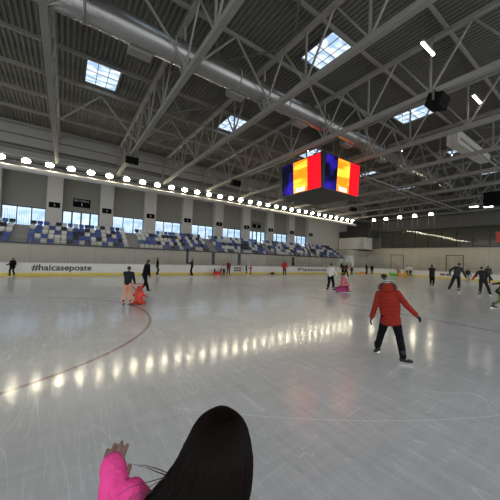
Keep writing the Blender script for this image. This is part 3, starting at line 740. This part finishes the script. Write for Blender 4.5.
PX0, PSP = -1.0, 4.3
wn = 0
NAMES = ['at the left edge of the view', 'left of the first door sign', 'right of the first door sign', 'third right of the first door sign', 'above the middle of the stands', 'left of the second door sign', 'right of the second door sign', 'second right of the second door sign', 'third right of the second door sign', 'farthest, before the plain grey wall', 'beyond']
for k in range(-2, 9):
    x = PX0+PSP*k
    e_ = empty('pillar', (x, YW, 3.96), label='pale grey pillar behind the seats, %s in the row counted from the left edge' % ORD[k+2], cat='pillar', group='pillars along the stand wall')
    q = MB(); q.box((0, -.08, 2.75), (1.2, .86, 5.5)); q.build('shaft', PW, e_, bevel=.02)
    q = MB(); q.box((0, -.53, 2.1), (.85, .05, .5)); sg = q.build('number_sign', mat('black sign', (.004, .004, .005), .8, spec=.08), e_)
    text_obj(str(k+3), 'digit', mat('sign white', (.6, .6, .6), .5, noise=0), sg, .3, Matrix.Translation((0, -.56, 2.08)) @ Matrix.Rotation(PI/2, 4, 'X'))
    if k == 8: continue
    xa, xb = x+.6, x+PSP-.6; xm = (xa+xb)/2
    q = MB(); q.bb(xa-xm, xb-xm, .16, .30, 0, 3.45); s_ = q.mesh('slats', SHUT)
    o = bpy.data.objects.new('roller_shutter', s_); COL.objects.link(o); o.location = (xm, YW, 5.72)
    tag(o, 'ribbed grey roller shutter %s pillars %s and %s from the left' % ('between', ORD[k+2], ORD[k+3]), 'shutter', 'shutters above the stand windows')
    e_ = empty('window_%d' % (k+3), (xm, YW, 3.96), kind='structure')
    w2 = (xb-xa)/2; fm = MB(); z1 = 1.76
    door = k in (0, 5)
    for zz in (.05, z1-.04): fm.box((0, .05, zz), (2*w2, .1, .09))
    divs = 4 if door else 3
    for i in range(divs+1): fm.box((-w2+.04+(2*w2-.08)*i/divs, .05, z1/2), (.14 if door else .07, .11, z1))
    fm.build('window_frame', FR, e_)
    for i in range(divs):
        if door and i == 0 and False: continue
        g_ = MB(); g_.box((-w2+(2*w2)*(i+.5)/divs, .12, z1/2), (2*w2/divs-.08, .03, z1-.12)); g_.build('window_pane', DAY, e_)
    bl = MB()
    if not door:
        nb = int(2*w2/.16)
        for i in range(nb): bl.box((-w2+.1+i*.16, .095, z1/2-.1), (.028, .02, z1-.4))
        bl.build('balusters', BAL, e_)
    else:
        q = MB(); q.box((xm, YW+.12, 6.62), (1.45, .08, .82)); o = q.build('direction_sign', mat('black sign', (.004, .004, .005), .8, spec=.08)); 
        tag(o, 'large black sign with number %s above the glazed door %s' % (('1', 'nearest the camera') if k == 0 else ('2', 'farther right')), 'sign')
        text_obj('SECTORUL', 'lettering', MC['sign white'], o, .26, Matrix.Translation((xm, YW+.075, 6.83)) @ Matrix.Rotation(PI/2, 4, 'X'))
        text_obj('1' if k == 0 else '2', 'digit', MC['sign white'], o, .42, Matrix.Translation((xm, YW+.075, 6.47)) @ Matrix.Rotation(PI/2, 4, 'X'), .004, .01)
pl = MB(); pl.bb(PX0+PSP*8+.6, 44.4, YW+.1, YW+.3, 3.9, 9.2); struct(pl, 'wall_plain', PW)
tb = MB(); tb.bb(-16, 44.4, YW-.25, YW+.35, 9.15, 9.6); tag(tb.build('crown_beam', PW), 'pale horizontal beam across the tops of the pillars', 'beam')
sf = MB(); sf.bb(-16, 44.4, YF, YW+.3, 9.6, 9.75); struct(sf, 'ceiling_over_stands', mat('soffit', (.16, .155, .145), .8))
# fascia of stepped sheet bands above the lamps
FB = mat('pale fascia metal', (.25, .245, .235), .5, noise=.1, scale=1.5, bump=.1, bscale=3)
fa = empty('roof_fascia', (14, YF, 8.9), label='long stepped sheet-metal fascia between the lamps and the roof', cat='fascia')
for z0, z1, yo in ((.0, .95, .15), (1.05, 1.75, .0), (1.8, 2.75, -.22)):
    q = MB(); q.bb(-30, 30.4, yo, yo+.35, z0, z1); q.build('fascia_band', FB, fa)
    q = MB(); q.bb(-30, 30.4, yo-.06, yo+.3, z1, z1+.06); q.build('fascia_ledge', mat('dark ledge', (.07, .07, .065), .6), fa)

# ------------------------------------------------------------------ floodlights
YL, ZL = 26.0, 8.5
m, nt, b = new_mat('lamp glow'); b.inputs['Base Color'].default_value = (.9, .9, .8, 1); b.inputs['Emission Color'].default_value = (1, .90, .66, 1); b.inputs['Emission Strength'].default_value = 42; GLOW = m
HOUS = mat('lamp housing', (.25, .25, .24), .4, metal=.5)
def flood_proto():
    e_ = empty('floodlight', (0, 0, 0))
    q = MB(); q.box((0, .07, .03), (.56, .12, .36), Matrix.Rotation(math.radians(32), 3, 'X')); q.build('housing', HOUS, e_, bevel=.015)
    q = MB(); M_ = Matrix.Rotation(math.radians(32), 3, 'X'); q.ell((0, .0, .0), (.27, .035, .19), M_, 16, 8); q.build('lens', GLOW, e_)
    q = MB(); q.bar((-.3, .08, -.02), (-.3, .12, .30), .02, .04); q.bar((.3, .08, -.02), (.3, .12, .30), .02, .04); q.bar((-.31, .12, .30), (.31, .12, .30), .04, .02); q.build('bracket', HOUS, e_)
    return e_
fp = flood_proto()
for n in range(32):
    o = fp if n == 0 else copy_tree(fp)
    o.location = (-3.8+1.355*n-.35*math.exp(-n/4), YL, ZL); 
    tag(o, 'lit floodlight above the stands, number %d of the long row counted from the left' % (n+1), 'floodlight', 'floodlights in the long row above the stands')
rail = MB(); rail.bb(-30, 25, -.04, .04, -.03, .03)
o = rail.build('lamp_rail', mat('blueish rail', (.4, .45, .5), .3, metal=.5)); o.location = (14, YL+.12, ZL+.33); tag(o, 'slim metal rail that carries the long row of floodlights', 'rail')
pp = MB(); pp.tube((-30, 0, 0), (25, 0, 0), .2, None, 16); o = pp.build('air_pipe', mat('pale pipe', (.42, .41, .38), .45, noise=.08), smooth=True); o.location = (14, YL-.05, 7.85); tag(o, 'long pale round pipe just under the row of floodlights', 'pipe')
for i, Y in enumerate((24.1, 22.1, 20.0, 17.9, 15.8)):
    e_ = copy_tree(fp); e_.location = (41.2, Y, 8.75); e_.rotation_euler = (0, 0, -PI/2)
    tag(e_, 'lit floodlight on two thin rods above the end wall, %s from the left' % ORD[i], 'floodlight', 'floodlights at the end wall')
    for sd in (-1, 1):
        q = MB(); q.tube((sd*.35, .1, -1.6), (sd*.35, .1, 0), .02); q.build('rod', ALU, e_)
# ------------------------------------------------------------------ roof
ROOFZ = 11.62
STEELG = mat('grey painted steel', (.19, .182, .162), .6, noise=.12, scale=1.2)
STEELD = mat('dark grey steel', (.09, .087, .078), .6, noise=.12, scale=1.2)
def roof_sheet():
    q = MB(); pitch = .22; x = -16; prof = []
    while x < 45: prof += [(x, 0), (x+.09, 0), (x+.115, .07), (x+.195, .07)]; x += pitch
    ys = (-6, YF+.4); n_ = len(prof); vs = []
    for y in ys:
        for px_, z in prof: vs.append((px_, y, ROOFZ+z))
    q.add(vs, [(i, i+1, n_+i+1, n_+i) for i in range(n_-1)])
    q.bb(-16, 45, -6, YF+.4, ROOFZ+.13, ROOFZ+.3)
    return q
# skylight cells (X0,X1,Y0,Y1) found from the photograph
def at_z(px, py, z): d = ray(px, py); return CAM+d*((z-HC)/d.z)
SKY = [(xa, xa+1.6, ya, yb) for xa in (.45, 8.85, 17.45, 25.8, 34.5) for ya, yb in ((7.15, 9.1), (15.4, 17.8))]
sheet = roof_sheet()
struct(sheet, 'ceiling', mat('corrugated roof steel', (.12, .116, .10), .75, noise=.15, scale=.8, spec=.2))
m, nt, b = new_mat('skylight glow'); N = nt.nodes; L = nt.links
tc = N.new('ShaderNodeTexCoord'); mp = N.new('ShaderNodeMapping'); mp.inputs['Scale'].default_value = (1, 3.0, 1); nz = N.new('ShaderNodeTexNoise'); nz.inputs['Scale'].default_value = 1.1; nz.inputs['Detail'].default_value = 2
L.new(tc.outputs['Object'], mp.inputs[0]); L.new(mp.outputs[0], nz.inputs['Vector'])
cr = N.new('ShaderNodeValToRGB'); cr.color_ramp.elements[0].color = (.28, .42, .62, 1); cr.color_ramp.elements[1].color = (.70, .82, .95, 1); cr.color_ramp.elements[0].position = .40; cr.color_ramp.elements[1].position = .55
L.new(nz.outputs['Fac'], cr.inputs['Fac']); L.new(cr.outputs['Color'], b.inputs['Emission Color']); b.inputs['Emission Strength'].default_value = .85; b.inputs['Base Color'].default_value = (.1, .1, .1, 1); SKYM = m
for i, (xa, xb, ya, yb) in enumerate(SKY):
    e_ = empty('window_%d' % (20+i), ((xa+xb)/2, (ya+yb)/2, ROOFZ-.02), kind='structure'); a_, b_ = (xb-xa)/2, (yb-ya)/2
    q = MB(); q.box((0, 0, -.03), (2*a_, 2*b_, .03)); q.build('skylight_pane', SKYM, e_)
    q = MB()
    for s_ in (-1, 1): q.box((s_*a_, 0, -.06), (.08, 2*b_+.1, .14)); q.box((0, s_*b_, -.06), (2*a_+.1, .08, .14))
    q.build('skylight_frame', STEELD, e_)
    q = MB(); q.box((0, .0, -.055), (2*a_, .03, .02)); q.box((0, b_*.5, -.055), (2*a_, .02, .02)); q.box((a_*.33, 0, -.055), (.03, 2*b_, .02)); q.box((-a_*.33, 0, -.055), (.03, 2*b_, .02)); q.build('glazing_bar', STEELD, e_)
# trusses across the hall
ZB, ZT = 8.8, 11.05
TX = [-.85, 3.55, 7.6, 12.05]+[16.4+4.3*k for k in range(7)]
YN = -5.0
def make_truss():
    e_ = empty('roof_truss', (0, 0, ZB))
    q = MB(); q.bar((0, YN, 0), (0, YF, 0), .21, .22); q.build('bottom_chord', STEELG, e_)
    q = MB(); q.bar((0, YN, ZT-ZB), (0, YF, ZT-ZB), .18, .18); q.build('top_chord', STEELG, e_)
    st_ = 2.75; n_ = int((YF-YN)/st_)
    for i in range(n_+1):
        y = YF-.3-st_*i
        if y < YN: break
        q = MB(); q.bar((0, y, 0), (0, y, ZT-ZB), .07, .07); q.build('vertical_strut', STEELG, e_)
        if y-st_ > YN:
            q = MB(); mid = y-st_/2
            q.bar((0, y, .05), (0, mid, ZT-ZB-.05), .065, .065); q.build('diagonal_brace', STEELG, e_)
            q = MB(); q.bar((0, mid, ZT-ZB-.05), (0, y-st_, .05), .065, .065); q.build('diagonal_brace', STEELG, e_)
    return e_
tp_ = make_truss()
for k, x in enumerate(TX):
    o = tp_ if k == 0 else copy_tree(tp_); o.location = (x, 0, ZB)
    tag(o, 'grey steel roof truss spanning the hall, %s from the left' % ORD[k], 'roof truss', 'steel trusses across the hall')
# purlins along the hall
k = 0; y = 26.2
while y > -5:
    q = MB(); q.bb(-30, 29.9, -.04, .04, -.09, .09); o = q.build('purlin', STEELG); o.location = (14, y, ZT+.28)
    tag(o, 'long steel purlin under the roof sheet, %s counted from the stands' % ORD[k], 'purlin', 'purlins under the roof sheet'); k += 1; y -= 2.75
# raking braces from the bottom chords up to the purlins
for bi in range(10):
    xa, xb = TX[bi], TX[bi+1]
    for yi, y in enumerate((18.2, 9.6, 1.5)):
        e_ = empty('raking_brace', ((xa+xb)/2, y, ZT+.15), label='V-shaped thin braces in %s roof bay from left, %s' % (ORD[bi], ('near the stands', 'over the middle', 'near the camera side')[yi]), cat='brace', group='V braces between the trusses')
        for xe in (xa, xb):
            q = MB(); q.bar((0, 0, 0), (xe-(xa+xb)/2, 0, ZB-ZT-.1), .07, .07); q.build('strut', STEELG, e_)
# horizontal cross bracing at the top chord level
for bi in (1, 5, 8):
    e_ = empty('cross_bracing', (TX[bi], 0, ZT), label='crossed flat roof bracing in the %s bay from the left' % ORD[bi], cat='bracing')
    for j in range(5):
        y0 = 25-5.5*j
        q = MB(); q.bar((0, y0, .1), (4.3, y0-5.5, .1), .09, .05); q.build('diagonal', STEELD, e_)
        q = MB(); q.bar((4.3, y0, .16), (0, y0-5.5, .16), .09, .05); q.build('diagonal', STEELD, e_)
# long pipes at chord level on the right
for y, z, r in ((12.6, 8.55, .05), (11.9, 8.5, .07), (5.6, 9.1, .06)):
    q = MB(); q.tube((4.5, 0, 0), (28, 0, 0), r); o = q.build('service_pipe', STEELG, smooth=True); o.location = (14, y, z); tag(o, 'thin service pipe under the trusses, %s' % {12.6: 'farther of the close pair', 11.9: 'nearer of the close pair', 5.6: 'single one on the camera side'}[y], 'pipe')
# spiral duct
DUCT = wavy('galvanised duct', (.30, .295, .28), .12, 0, rough=.26, metal=.8); DUCT.node_tree.nodes['Bump'].inputs['Strength'].default_value = .12
e_ = empty('air_duct', (14, 10.4, 9.95), label='large round galvanised air duct running the length of the hall', cat='duct')
q = MB(); q.tube((-26, 0, 0), (28, 0, 0), .48, None, 28); q.build('duct_tube', DUCT, e_, smooth=True)
k = 0; x = -2.3
while x < 40:
    q = MB(); q.box((x-14, .34, -.40), (.85, .42, .34)); vb = q.build('vent_box', STEELG, e_, bevel=.015)
    q = MB()
    for i in range(5): q.box((x-14, .56, -.52+.06*i), (.75, .02, .03))
    q.build('vent_grille', mat('dark grille', (.03, .03, .03), .6), vb)
    x += 4.3
for i in range(18):
    q = MB(); q.tube((-25.9+3*i, 0, 0), (-25.84+3*i, 0, 0), .50, None, 28); q.build('duct_collar', STEELG, e_)
# rectangular duct section on the right
e_ = empty('duct_section', (19.6, 6.4, 9.25), label='pale tapering sheet duct section hanging between the trusses at right', cat='duct')
q = MB(); q.add([(0, -.3, .1), (0, .3, .1), (0, .3, 1.0), (0, -.3, 1.0), (6.5, -.3, .45), (6.5, .3, .45), (6.5, .3, 1.0), (6.5, -.3, 1.0)], [(0, 1, 2, 3), (7, 6, 5, 4), (0, 4, 5, 1), (1, 5, 6, 2), (2, 6, 7, 3), (3, 7, 4, 0)])
q.build('duct_body', mat('pale sheet duct', (.42, .41, .38), .5, noise=.08), e_)
q = MB(); q.tube((.4, 0, 1.0), (.4, 0, 2.6), .02); q.tube((6.0, 0, 1.0), (6.0, 0, 2.6), .02); q.build('hanger', STEELD, e_)
# speakers
SPK = mat('black speaker', (.005, .005, .005), .8, spec=.08)
for x, y, w, lb in ((3.55, 20.0, .8, 'left one over the stands side'), (12.05, 19.9, .8, 'second over the stands side'), (20.7, 19.9, .9, 'behind the flag screens, over the stands side'), (12.05, 4.45, .75, 'nearest the camera at upper right'), (29.3, 19.9, .8, 'farthest toward the end wall')):
    e_ = empty('speaker', (x, y, ZB-.12), label='black loudspeaker box hung under a truss, %s' % lb, cat='speaker')
    q = MB(); q.box((0, 0, -.34), (w, .55, .50), Matrix.Rotation(math.radians(18), 3, 'X')); q.build('cabinet', SPK, e_, bevel=.02)
    q = MB(); q.bar((-w/2-.02, 0, 0), (-w/2-.02, 0, -.4), .02, .08); q.bar((w/2+.02, 0, 0), (w/2+.02, 0, -.4), .02, .08); q.box((0, 0, .0), (w+.06, .08, .03)); q.build('yoke', STEELD, e_)
# linear lamps
m, nt, b = new_mat('tube light'); b.inputs['Emission Color'].default_value = (1, .95, .9, 1); b.inputs['Emission Strength'].default_value = 9; TUBE = m
def linear(x, y, z, L_, lb, rz=0, w=.16, top=ROOFZ):
    e_ = empty('linear_lamp', (x, y, z), rz, label=lb, cat='ceiling lamp')
    q = MB(); q.box((0, 0, .05), (L_+.06, w+.05, .08)); q.build('housing', HOUS, e_)
    q = MB(); q.box((0, 0, .0), (L_, w, .03)); q.build('diffuser', TUBE, e_)
    q = MB(); q.tube((-L_/2+.1, 0, .08), (-L_/2+.1, 0, top-z), .008); q.tube((L_/2-.1, 0, .08), (L_/2-.1, 0, top-z), .008); q.build('hanger', STEELD, e_)
def at_zz(px, py, z): return at_z(px, py, z)
p = at_z(428, 49, 9.9); linear(p.x, p.y, 9.9, 1.0, 'white tube lamp glowing at upper right, nearest the camera', w=.09)
p = at_z(477, 99.5, 9.9); linear(p.x, p.y, 9.9, 1.0, 'white tube lamp glowing near the right edge, second one', w=.09)
for px, lb in ((474, 'left'), (488.5, 'right')):
    d = ray(px, 206.8); p = CAM+d*(39.0/d.x); linear(39.0, p.y, p.z, .75, 'bright lamp at far right, %s one of two close together' % lb, PI/2, .35, 9.4 if lb == 'left' else ROOFZ)
for px, py, lb in ((308, 151, 'left'), (402, 151, 'middle'), (452, 155, 'right')):
    p = at_z(px, py, 8.45); e_ = empty('spot_lamp', (p.x, p.y, 8.45), label='tiny hanging cylinder lamp under a truss, %s of three' % lb, cat='lamp')
    q = MB(); q.tube((0, 0, 0), (0, 0, .3), .045, None, 12); q.build('lamp_body', HOUS, e_); q = MB(); q.tube((0, 0, -.02), (0, 0, .0), .03, None, 12); q.build('bulb', TUBE, e_)
    q = MB(); q.tube((0, 0, .3), (0, 0, ROOFZ-8.5), .008); q.build('hanger', STEELD, e_)
# ------------------------------------------------------------------ scoreboard cube
X0, Y0, CW, ZC0, ZC1 = 13.1, 11.15, 4.2, 6.42, 8.74
sb = empty('scoreboard_cube', (X0+CW/2, Y0+CW/2, ZC1), label='hanging four-sided screen cube showing blue, yellow and red flags', cat='scoreboard')
def ftaper(z): return 1.0
BK = mat('scoreboard black', (.012, .012, .013), .4)
q = MB(); h_ = CW/2; zb = ZC0-ZC1
q.add([(-h_, -h_, 0), (h_, -h_, 0), (h_, h_, 0), (-h_, h_, 0), (-h_+.12, -h_+.12, zb), (h_-.12, -h_+.12, zb), (h_-.12, h_-.12, zb), (-h_+.12, h_-.12, zb)], [(3, 2, 1, 0), (4, 5, 6, 7), (0, 1, 5, 4), (1, 2, 6, 5), (2, 3, 7, 6), (3, 0, 4, 7)])
q.build('frame', BK, sb)
q = MB()
for sx in (-1, 1):
    for sy in (-1, 1): q.tube((sx*1.2, sy*1.2, 0), (sx*1.2, sy*1.2, ROOFZ-ZC1), .02)
q.build('cable', STEELD, sb)
q = MB()
for s_ in (-1, 1): q.bar((-h_*.9, s_*1.2, .12), (h_*.9, s_*1.2, .12), .1, .12); q.bar((s_*1.2, -h_*.9, .12), (s_*1.2, h_*.9, .12), .1, .12)
q.build('top_frame', STEELD, sb)
def screen_mat(kind):
    m, nt, b = new_mat('screen '+kind); N = nt.nodes; L = nt.links
    b.inputs['Base Color'].default_value = (.003, .003, .003, 1); b.inputs['Roughness'].default_value = .5; b.inputs['Specular IOR Level'].default_value = .05
    tc = N.new('ShaderNodeTexCoord'); nz = N.new('ShaderNodeTexNoise'); mp = N.new('ShaderNodeMapping'); L.new(tc.outputs['Object'], mp.inputs[0]); L.new(mp.outputs[0], nz.inputs['Vector'])
    cr = N.new('ShaderNodeValToRGB')
    if kind == 'blue': nz.inputs['Scale'].default_value = .9; cols = ((.003, .003, .02), (.04, .02, .6)); st_ = .45; cr.color_ramp.elements[0].position = .42; cr.color_ramp.elements[1].position = .62
    elif kind == 'yellow': mp.inputs['Rotation'].default_value = (.7, .7, 0); mp.inputs['Scale'].default_value = (.5, .5, 2.2); nz.inputs['Scale'].default_value = 1.0; nz.inputs['Detail'].default_value = 1; cols = ((.9, .22, .008), (1, .60, .04)); st_ = 1.05; cr.color_ramp.elements[0].position = .44; cr.color_ramp.elements[1].position = .60
    else: nz.inputs['Scale'].default_value = 1; cols = ((1, .004, .01), (1, .006, .015)); st_ = 1.05
    cr.color_ramp.elements[0].color = (*cols[0], 1); cr.color_ramp.elements[1].color = (*cols[1], 1)
    L.new(nz.outputs['Fac'], cr.inputs['Fac']); L.new(cr.outputs['Color'], b.inputs['Emission Color']); b.inputs['Emission Strength'].default_value = st_
    return m
SCM = [screen_mat(k) for k in ('blue', 'yellow', 'red')]
WT = mat('white screen letters', (.8, .8, .8), .5, noise=0, emit=(1, 1, 1), estr=.8)
tilt = math.atan(.12/(ZC1-ZC0))
for f_ in range(4):
    R = Matrix.Rotation(PI/2*f_, 4, 'Z')       # face 0 looks to -Y, 3 looks to -X
    def fp_(u, v, out=.012):                   # u 0..1 left to right, v 0..1 bottom to top
        z = zb*(1-v); y = -h_+.12*(1-v)-out; x = (-h_+.05)+(CW-.1)*u
        return R @ V((x, y, z))
    q = MB()
    e2 = None
    for j, (u0, u1) in enumerate(((.075, .37), (.37, .69), (.69, .965))):
        q = MB(); a4 = [fp_(u0, .03), fp_(u1, .03), fp_(u1, .97), fp_(u0, .97)]; b4 = [fp_(u0, .03, .002), fp_(u1, .03, .002), fp_(u1, .97, .002), fp_(u0, .97, .002)]
        q.add(a4+b4, [(0, 1, 2, 3), (7, 6, 5, 4), (0, 4, 5, 1), (1, 5, 6, 2), (2, 6, 7, 3), (3, 7, 4, 0)])
        q.build('screen_panel', SCM[j], sb)
    M_ = R @ Matrix.Translation((-h_+.05+(CW-.1)*.527, -h_+.12*.9-.02, zb*.90)) @ Matrix.Rotation(PI/2, 4, 'X')
    text_obj('10:33', 'screen_text', WT, sb, .42, M_, .003, .012)
    if f_ == 3:
        M_ = R @ Matrix.Translation((h_-.85, -h_-.03, -.02)) @ Matrix.Rotation(PI/2, 4, 'X')
# ------------------------------------------------------------------ end wall
XW = 44.0
ew = MB(); ew.bb(XW, XW+.3, -6, 31.3, -.09, 4.15); struct(ew, 'wall_end_lower', paneled('cream end panels', (.56, .51, .40), 1.15, 1, .72, .035))
lg = MB(); lg.bb(XW-.15, XW-.003, -6, 24.6, 4.15, 4.25); tag(lg.build('ledge', mat('cream ledge', (.45, .42, .34), .6)), 'thin cream ledge between the cream panels and the glazed gallery', 'ledge')
DKG = mat('dark gallery wall', (.045, .045, .04), .7)
eu = MB(); eu.bb(XW+1.4, XW+1.6, -6, 31.3, 4.1, 11.7); struct(eu, 'wall_end', mat('lightened gallery wall', (.34, .33, .29), .8))  # wall colour raised in place of light inside the gallery
ef = MB(); ef.bb(XW+.3, XW+1.4, -6, 31.3, 3.9, 4.15); struct(ef, 'floor_gallery', DKG)
eg = MB(); eg.bb(XW, XW+1.5, -6, 31.3, 7.1, 11.7); struct(eg, 'wall_end_upper', paneled('dark gable cladding', (.085, .083, .075), 1.0, 1, .7, .04))
e_ = empty('glazed_gallery', (XW, 9, 4.25), label='glazed gallery with dark mullions above the cream end wall', cat='glazing')
m, nt, b = new_mat('gallery glass'); N = nt.nodes; L = nt.links
tr = N.new('ShaderNodeBsdfTransparent'); tr.inputs['Color'].default_value = (.74, .74, .71, 1); g2 = N.new('ShaderNodeBsdfGlossy'); g2.inputs['Roughness'].default_value = .0; mx = N.new('ShaderNodeMixShader'); mx.inputs[0].default_value = .02
L.new(tr.outputs[0], mx.inputs[1]); L.new(g2.outputs[0], mx.inputs[2]); L.new(mx.outputs[0], N['Material Output'].inputs[0]); GG = m
MUL = mat('mullion', (.03, .03, .03), .5)
y = -14.5; i = 0
while y < 15.3:
    q = MB(); q.box((.08, y, 1.4), (.10, .10, 2.8)); q.build('mullion', MUL, e_)
    if y+1.75 < 15.4: q = MB(); q.box((.08, y+.875, 1.4), (.02, 1.64, 2.7)); q.build('glass_pane', GG, e_)
    y += 1.75
q = MB(); q.box((.08, .5, .04), (.12, 30, .08)); q.box((.08, .5, 2.78), (.12, 30, .1)); q.build('rail', MUL, e_)
# white box room at the end of the stands
wb = MB(); wb.bb(41.4, XW-.02, 25.9, 30.9, 4.0, 6.05); tag(wb.build('control_booth', mat('white booth panel', (.8, .77, .7), .6)), 'white box-like booth at the end of the stands by the corner', 'booth')
bt = MB(); bt.bb(41.0, XW-.02, 25.8, 31.0, 3.82, 3.98); tag(bt.build('booth_deck', DKG), 'dark slab under the white booth', 'slab')
bd = MB(); bd.bb(41.6, XW-.02, 24.9, 31.0, 6.1, 7.2); tag(bd.build('booth_gallery', DKG), 'dark recessed gallery directly above the white booth', 'gallery')
lp = MB(); lp.bb(38.6, XW, 26.9, 31.2, -.09, 3.8); struct(lp, 'wall_stand_end', BEIGE)
# door outline and small fittings on the end wall
for yy, lb in ((22.6, 'nearest the corner'), (14.9, 'right of the standing woman')):
    q = MB(); q.bb(XW-.06, XW-.004, yy-.05, yy+.05, -.09, 3.2); q.bb(XW-.06, XW-.004, yy-2.0, yy-1.9, -.09, 3.2); q.bb(XW-.06, XW-.004, yy-2.0, yy+.05, 3.1, 3.2)
    o = q.build('door_outline', mat('door seam', (.12, .11, .09), .6)); tag(o, 'thin dark frame of the closed gate in the end wall, %s' % lb, 'gate frame')
# red panel at far right, small emergency signs
q = MB(); p = CAM+ray(498.5, 237)*((XW-.1)/ray(498.5, 237).x); q.box((XW-.05, p.y-.3, p.z), (.06, 1.1, 1.3)); tag(q.build('red_panel', mat('red panel', (.45, .05, .04), .5)), 'red panel on the gallery glass at the right edge', 'panel')
# dark hanging box at the right edge
p = at_z(494, 209, 8.0); q = MB(); q.box((32, 6.9, 8.0), (1.2, 1.8, 1.1)); o = q.build('speaker_cluster', SPK); tag(o, 'large black hanging box at the right edge under the roof', 'speaker')

# ------------------------------------------------------------------ light
w = bpy.data.worlds.new('world'); SC.world = w; w.use_nodes = True
bg = w.node_tree.nodes['Background']; bg.inputs[0].default_value = (.92, .96, 1, 1); bg.inputs[1].default_value = 0.95
SC.view_settings.view_transform = 'Standard'; SC.view_settings.look = 'None'; SC.view_settings.gamma = 1; SC.view_settings.exposure = 0.84
SC.cycles.use_denoising = True; SC.cycles.max_bounces = 8; SC.cycles.transparent_max_bounces = 12; SC.cycles.sample_clamp_indirect = 6
